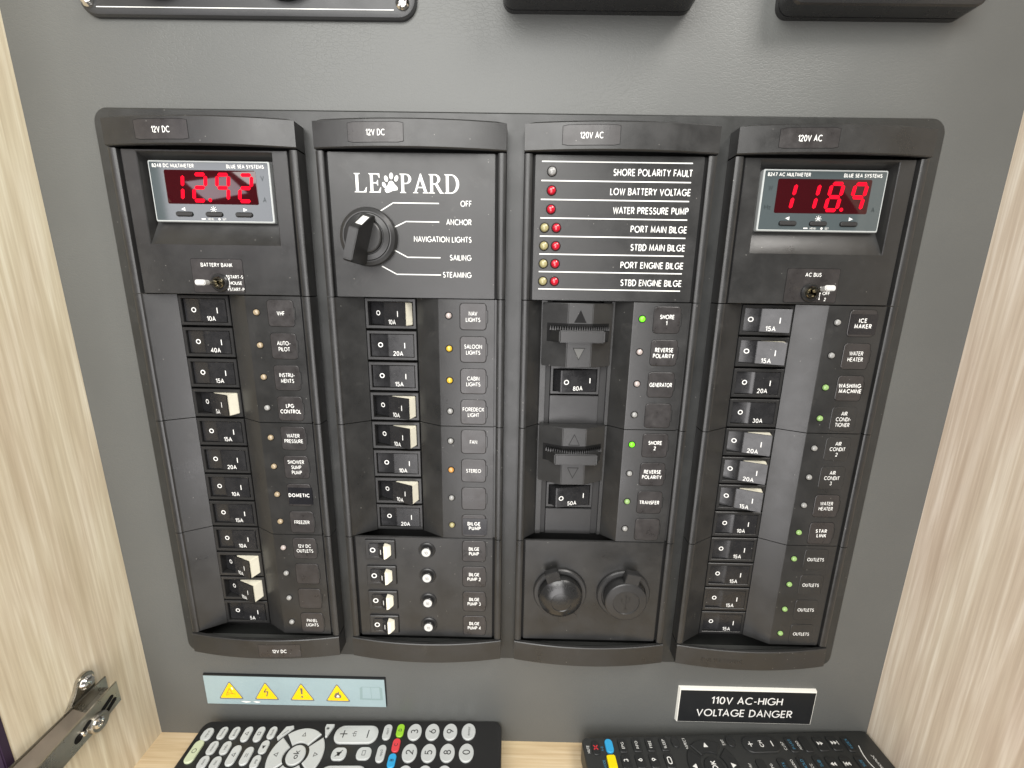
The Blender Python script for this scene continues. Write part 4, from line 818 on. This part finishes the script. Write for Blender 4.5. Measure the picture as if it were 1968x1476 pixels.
# ------------------------------------------------------------------ remote controls lying on the shelf
def remote(name, label, org, yaw, length, width, thick, body, yref, rnd):
    t = thing(name, label, 'remote control', (org[0], org[1], org[2]), 'remote controls lying on the shelf'); t.rotation_euler = (0, 0, -yaw)
    # local: u along length, h towards viewer, y up is negative ; top face at y = -thick
    mb = MB(); lp = rrect(0, 0, length, width, rnd, 6)
    q = lambda d: rrect(d, d, length-d, width-d, max(rnd-d, .5), 6)
    mb.loft([[(a, 0, b) for a, b in q(2.5)], [(a, -2.5, b) for a, b in q(0)], [(a, -thick+1.6, b) for a, b in q(0)], [(a, -thick+.4, b) for a, b in q(.6)], [(a, -thick, b) for a, b in q(1.8)]], body, first=True)
    mb.build('case', t)
    ca, sa = math.cos(yaw), math.sin(yaw)
    def loc(X, H):
        dx, dh = X-org[0], H-org[2]; return (dx*ca+dh*sa, -dx*sa+dh*ca)
    return t, loc
def key(t, loop, m, top, ht=1.3, prints=(), name='key'):
    cx = sum(p[0] for p in loop)/len(loop); cy = sum(p[1] for p in loop)/len(loop); mb = MB()
    ins = [(cx+(a-cx)*.93, cy+(b-cy)*.93) for a, b in loop]
    mb.loft([[(a, top+.1, b) for a, b in loop], [(a, top-ht+.4, b) for a, b in loop], [(a, top-ht, b) for a, b in ins]], m)
    for p in prints: p(mb, top-ht-.06)
    return mb.build(name, t)
def vert(cx, cb): return lambda y: (lambda a, b: (cx-b, y, cb-a))      # writing that climbs away from the viewer
def wr(s, cx, cb, cap, m, **k): return lambda mb, y: mb.text(s, (lambda a, b: (cx-b, y, cb-a)), cap, m, **k)
def shp(loops, cx, cb, m): return lambda mb, y: mb.flat(fill2d(loops), m, (lambda a, b: (cx-b, y, cb-a)))
TH = 19.0; TOP = -TH
K = .989
t, L1 = remote('remote_control', 'black remote control with pale grey rubber keys lying on the shelf below the warning strip', (149.7+(-79.3-149.7)*K, 321.5, -5.2), -.0252, 221, 52, TH, 'rem', 0, 6)
kx = lambda X, H: L1(149.7+(X-149.7)*K, H*K+2.6)
trio = lambda r=1.5: [[(-r, -r*.8), (r, -r*.8), (0, r)], [(-r*.6, -r*.5), (r*.6, -r*.5), (0, r*.6)]]
small = [(-70.4, 2.8, 7.6, 9.6, 'input'), (-60, 1.6, 5.8, 9.3, 'vizio'), (-51.1, 1.4, 5.8, 9.3, 'guide'), (-41.9, 1.9, 6.0, 11.2, 0), (-32.9, 1.7, 6.0, 11.2, 1), (-24.1, .5, 5.8, 9.3, 'back'),
         (-60.2, 11.9, 6.4, 9.6, 'menu'), (-51, 11.7, 6.2, 9.4, 'info'), (-42.3, 16.4, 6.6, 14.0, 2), (-33, 16.5, 6.4, 12.5, 3), (-24.3, 10.5, 6.0, 9.6, 4), (-60, 21.4, 6.6, 9, 'exit'), (-51.4, 21.6, 6.6, 9, 'list'), (-24.6, 20.2, 6, 9, 'pip'),
         (59.9, -2.1, 6.4, 11.6, 'app3'), (59.8, 12.7, 6.4, 12, 'app2')]
for X, H, wd, dp, s in small:
    a, b = kx(X, H)
    if isinstance(s, str): pr = [wr({'vizio': 'home'}.get(s, s), a, b, 1.7, 'ink', fit=dp*.7)]
    elif s == 1: pr = [shp([rrect(-1.1, -1.1, 1.1, 1.1), rrect(-.75, -.75, .75, .75)], a, b, 'ink')]
    elif s == 3: pr = [shp([rrect(-1.2, -.8, 1.2, -.45)], a, b, 'ink'), shp([rrect(-1.2, .45, 1.2, .8)], a, b, 'ink')]
    elif s == 4: pr = [shp([[(-1.2, -.6), (-.3, -.6), (.6, -1.4), (.6, 1.4), (-.3, .6), (-1.2, .6)]], a, b, 'ink')]
    else: pr = [shp(trio(1.4), a, b, 'ink')]
    key(t, rrect(a-wd/2*.95, b-dp/2*.95, a+wd/2*.95, b+dp/2*.95, wd/2*.92, 6), 'key', TOP, prints=pr)
for s, X, H, wd, dp in (('3', 80, -2.6, 10.2, 11.8), ('6', 93.1, -3.0, 10.2, 11.8), ('9', 106.3, -3.4, 10.2, 11.8), ('enter', 119.8, -3.9, 10.2, 11.8), ('2', 79.8, 11.9, 10.4, 12.2), ('5', 93.2, 11.6, 10.4, 12.2), ('8', 106.4, 11.2, 10.4, 12.2), ('0', 119.8, 10.8, 10.4, 12.2), ('1', 79.6, 26, 10.4, 12), ('4', 93, 25.7, 10.4, 12), ('7', 106.2, 25.4, 10.4, 12)):
    a, b = kx(X, H); key(t, circle(a, b, wd/2, dp/2, 28), 'key', TOP, prints=[wr(s, a, b, 5.2 if len(s) == 1 else 2.2, 'ink', fit=8)])
for s, X, H, m in (('D', 69.2, -3.4, 'keyg'), ('C', 68.9, 7.0, 'keyr'), ('B', 68.7, 17.2, 'keyb')):
    a, b = kx(X, H); key(t, rrect(a-2.7, b-4.6, a+2.7, b+4.6, 2.5, 6), m, TOP, prints=[wr(s, a, b, 2.4, 'ink', bold=.01)])
a, b = kx(37.8, .2); key(t, rrect(a-15.6, b-6.3, a+15.6, b+6.3, 5.8, 6), 'key', TOP, prints=[wr('ch', a-1.5, b, 3.2, 'ink'), shp([rrect(-.35, -2.6, .35, 2.6)], a-9, b, 'ink'), shp([rrect(-2.6, -.35, -.37, .35)], a-9, b, 'ink'), shp([rrect(.37, -.35, 2.6, .35)], a-9, b, 'ink'), shp([rrect(-2.8, -.35, 2.8, .35)], a+8.5, b, 'ink')])
a, b = kx(37.8, 27.5); key(t, rrect(a-15.6, b-6.3, a+15.6, b+6.3, 5.8, 6), 'key', TOP)
a, b = kx(30.5, 13.7); key(t, rrect(a-5.1, b-4.1, a+5.1, b+4.1, 3.4, 6), 'key', TOP, prints=[shp([[(-1.6, -.9), (-.5, -.9), (.8, -2), (.8, 2), (-.5, .9), (-1.6, .9)]], a, b, 'ink'), shp([[(-2.3, 1.9), (-1.9, 2.3), (2.3, -1.9), (1.9, -2.3)]], a, b, 'ink')])
a, b = kx(47.8, 13.0); key(t, rrect(a-5.1, b-4.1, a+5.1, b+4.1, 3.4, 6), 'key', TOP, prints=[shp([rrect(-1.6, -1.2, 1.6, 1.2), rrect(-1.3, -.9, 1.3, .9)], a, b, 'ink')])
a0, b0 = kx(.8, 15.2)
key(t, circle(a0, b0, 6.4, 6.6, 28), 'key', TOP, prints=[wr('ok', a0, b0, 4.0, 'ink', bold=.01)])
for s, (g0, g1) in (('u', (-130, -50)), ('r', (-40, 40)), ('l', (140, 220)), ('d', (50, 130))):
    lp = sector(a0, b0, 8.6, 18.6, g0, g1, 14, 1, .98); g = math.radians((g0+g1)/2); px, pb = a0+13.6*math.cos(g), b0+13.4*math.sin(g)
    T = [(px+1.7*math.cos(g), pb+1.7*math.sin(g)), (px-1.2*math.cos(g)-1.5*math.sin(g), pb-1.2*math.sin(g)+1.5*math.cos(g)), (px-1.2*math.cos(g)+1.5*math.sin(g), pb-1.2*math.sin(g)-1.5*math.cos(g))]
    cxx = sum(p[0] for p in T)/3; cbb = sum(p[1] for p in T)/3; T2 = [(cxx+(p[0]-cxx)*.6, cbb+(p[1]-cbb)*.6) for p in T]
    key(t, lp, 'key', TOP, prints=[lambda mb, y, T=T, T2=T2: mb.flat(fill2d([[(p[0], -p[1]) for p in T], [(p[0], -p[1]) for p in T2]]), 'ink', lambda aa, bb: (aa, y, -bb))])
a, b = kx(-14.2, .2); key(t, [(a-3.2, b+5.2), (a-4.6, b+3.4), (a-1.5, b-4.2), (a+3.6, b-5.0), (a+4.4, b-3.4)], 'key', TOP, prints=[lambda mb, y: mb.text('menu', (lambda aa, bb, a=a, b=b: (a-.2+aa*.7-bb*.7, y, b-aa*.72-bb*.5)), 1.5, 'ink')])
a, b = kx(16.2, -1.8); key(t, [(a-3.0, b-4.8), (a+3.0, b-4.8), (a+3.2, b-3.2), (a+.8, b+4.4), (a-.4, b+4.4), (a-3.2, b-2.4)], 'key', TOP, prints=[wr('*', a, b-1.5, 3.6, 'ink', bold=.02)])
a, b = kx(-71.2, 14.5); key(t, rrect(a-3.2, b-7.6, a+3.2, b+7.6, 3.0, 6), 'powerkey', TOP, prints=[shp([circle(0, 0, 1.5, n=18), circle(0, 0, 1.15, n=18)], a, b, 'ink')])

TH = 18.5; TOP = -TH
t, L2 = remote('remote_control', 'charcoal remote control with black keys and white print, below the danger plate', (202.6, 321.5, -.4), -.0485, 214.5, 55, TH, 'rem2', 0, 3.5)
def k2(X, H, wd, dp, m='keyblack', r=1.6, pr=(), ht=1.0):
    a, b = L2(X, H); return key(t, rrect(a-wd/2, b-dp/2, a+wd/2, b+dp/2, min(r, wd/2*.98, dp/2*.98), 5), m, TOP, ht, [p(a, b) for p in pr])
W = lambda s, cap, m='white', dx=0, db=0, **k: (lambda a, b: wr(s, a+dx, b+db, cap, m, **k))
S = lambda loops, m='white', dx=0: (lambda a, b: shp(loops, a+dx, b, m))
k2(211.7, 7.3, 5.6, 9.6, r=2.6, pr=[S([[(-1.7, -1.2), (-1.2, -1.7), (1.7, 1.2), (1.2, 1.7)]], 'redtext'), S([[(-1.7, 1.2), (-1.2, 1.7), (1.7, -1.2), (1.2, -1.7)]], 'redtext')])
k2(221.5, 6.1, 5.6, 9.4, 'keyb', 2.6, ht=1.6); k2(221.4, 16.6, 6.2, 9.0, 'keyy', 1.2, ht=1.6)
for s, X, H in (('EPG', 231.3, 5.4), ('INFO', 241.5, 4.8), ('FREE', 251.3, 4.2), ('SLEEP', 261.5, 3.6)): k2(X, H, 6.2, 9.2, pr=[W(s, 1.9, fit=6.4)])
for s, X, H in (('3', 231.3, 15.9), ('6', 241.2, 15.4), ('9', 251.0, 14.9)): k2(X, H, 6.4, 9.0, pr=[W(s, 3.0, bold=.02, db=-.6)])
k2(261.7, 14.6, 6.6, 9.2, pr=[S([rrect(-2.4, -1.5, 2.4, 1.5, 1.2, 4), rrect(-1.8, -.9, 1.8, .9, .7, 4)])])
a, b = L2(270.2, 2.0); key(t, circle(a, b, 3.1, 3.6, 20), 'keyblack', TOP, 1.0); a, b = L2(310.7, .2); key(t, circle(a, b, 3.3, 4.0, 20), 'keyblack', TOP, 1.0)
a0, b0 = L2(291.4, 17.5)
key(t, circle(a0, b0, 6.8, 6.2, 28), 'keyblack', TOP, 1.2, [wr('OK', a0, b0, 3.6, 'white', bold=.02)])
for (g0, g1) in ((-128, -52), (-42, 42), (138, 222)):
    lp = sector(a0, b0, 9.0, 17.6, g0, g1, 14, 1, 1.0); g = math.radians((g0+g1)/2); px, pb = a0+13.4*math.cos(g), b0+13.4*math.sin(g)
    T = [(px+2.0*math.cos(g), pb+2.0*math.sin(g)), (px-1.2*math.cos(g)-1.7*math.sin(g), pb-1.2*math.sin(g)+1.7*math.cos(g)), (px-1.2*math.cos(g)+1.7*math.sin(g), pb-1.2*math.sin(g)-1.7*math.cos(g))]
    key(t, lp, 'keyblack', TOP, 1.2, [lambda mb, y, T=T: mb.poly([(p[0], y, p[1]) for p in T], 'white')])
k2(331.9, 1.9, 27, 11.4, r=5.4, pr=[W('CH', 2.6, bold=.02), S([rrect(-.3, -1.7, .3, 1.7)], dx=-8), S([rrect(-1.7, -.3, -.32, .3)], dx=-8), S([rrect(.32, -.3, 1.7, .3)], dx=-8), S([rrect(-1.9, -.32, 1.9, .32)], dx=8)])
for X, H, m in ((354, 1.6, 'bluetext'), (364.6, 1.2, None), (396, .2, 'bluetext'), (340.1, 16.2, 'bluetext'), (354.3, 15.0, 'bluetext'), (366.1, 14.0, 'bluetext'), (395.9, 13.2, 'bluetext'), (324.7, 17.5, None)):
    k2(X, H, 6.4, 10.6, r=1.8, pr=[W({354: 'P-LIST', 396: 'INDEX', 340.1: 'TTX', 354.3: 'HOLD', 366.1: 'SUB', 395.9: 'SIZE'}[X], 2.0, m, fit=7.6)] if m else [])
ff = lambda s: [[(-1.5*s, -1.6), (0, -1.6), (0, 0)]]
for X, H, sg, bar in ((375.5, .5, 1, 0), (385.9, -.2, 1, 1), (375.4, 14.2, -1, 0), (385.5, 13.8, -1, 1)):
    T1 = [[(-1.3, .3*1), (1.3, .3), (0, .3-2.2*sg)]]; T2 = [[(-1.3, 2.4 if sg > 0 else -1.6), (1.3, 2.4 if sg > 0 else -1.6), (0, (2.4 if sg > 0 else -1.6)-2.0*sg)]]
    k2(X, H, 7.6, 10.4, r=1.8, pr=[S(T1), S(T2)]+([S([rrect(-1.4, -2.6*sg-.25, 1.4, -2.6*sg+.25)])] if bar else []))
mb = MB()
for s, X, H, cap, m in (('MUTE', 206.4, 8.1, 1.9, 'white'), ('A-B', 216.4, 7.4, 1.7, 'bluetext'), ('ASPECT', 277.3, 2.4, 1.9, 'white'), ('EXIT', 305, .8, 1.9, 'white'), ('C.LIST', 348.2, 2.2, 1.9, 'white'), ('AUDIO', 359.4, 1.6, 1.8, 'white'), ('MODE', 216.2, 17.4, 1.7, 'bluetext'), ('FAV', 316.8, 16.2, 1.8, 'white'), ('EPG', 331.8, 16.2, 1.8, 'white'), ('AUDIO', 347.6, 14.4, 1.8, 'white'), ('CC', 359.6, 15.2, 1.8, 'white')):
    a, b = L2(X, H); mb.text(s, (lambda aa, bb, a=a, b=b: (a-bb, TOP-.05, b-aa)), cap, m, xs=.9)
a, b = L2(405.5, 9.5)
P = [(a-2.0+.9*math.sin(i/14*math.pi)*-2.4, b-9+19*i/14) for i in range(15)]
for p, q in zip(P[:-1], P[1:]): mb.poly([(p[0]-.35, TOP-.05, p[1]), (p[0]+.35, TOP-.05, p[1]), (q[0]+.35, TOP-.05, q[1]), (q[0]-.35, TOP-.05, q[1])], 'white')
mb.text('sonoc', (lambda aa, bb: (a+1.6-bb, TOP-.05, b+2-aa)), 2.6, 'white', shear=.3)
mb.build('printed_lettering', t)
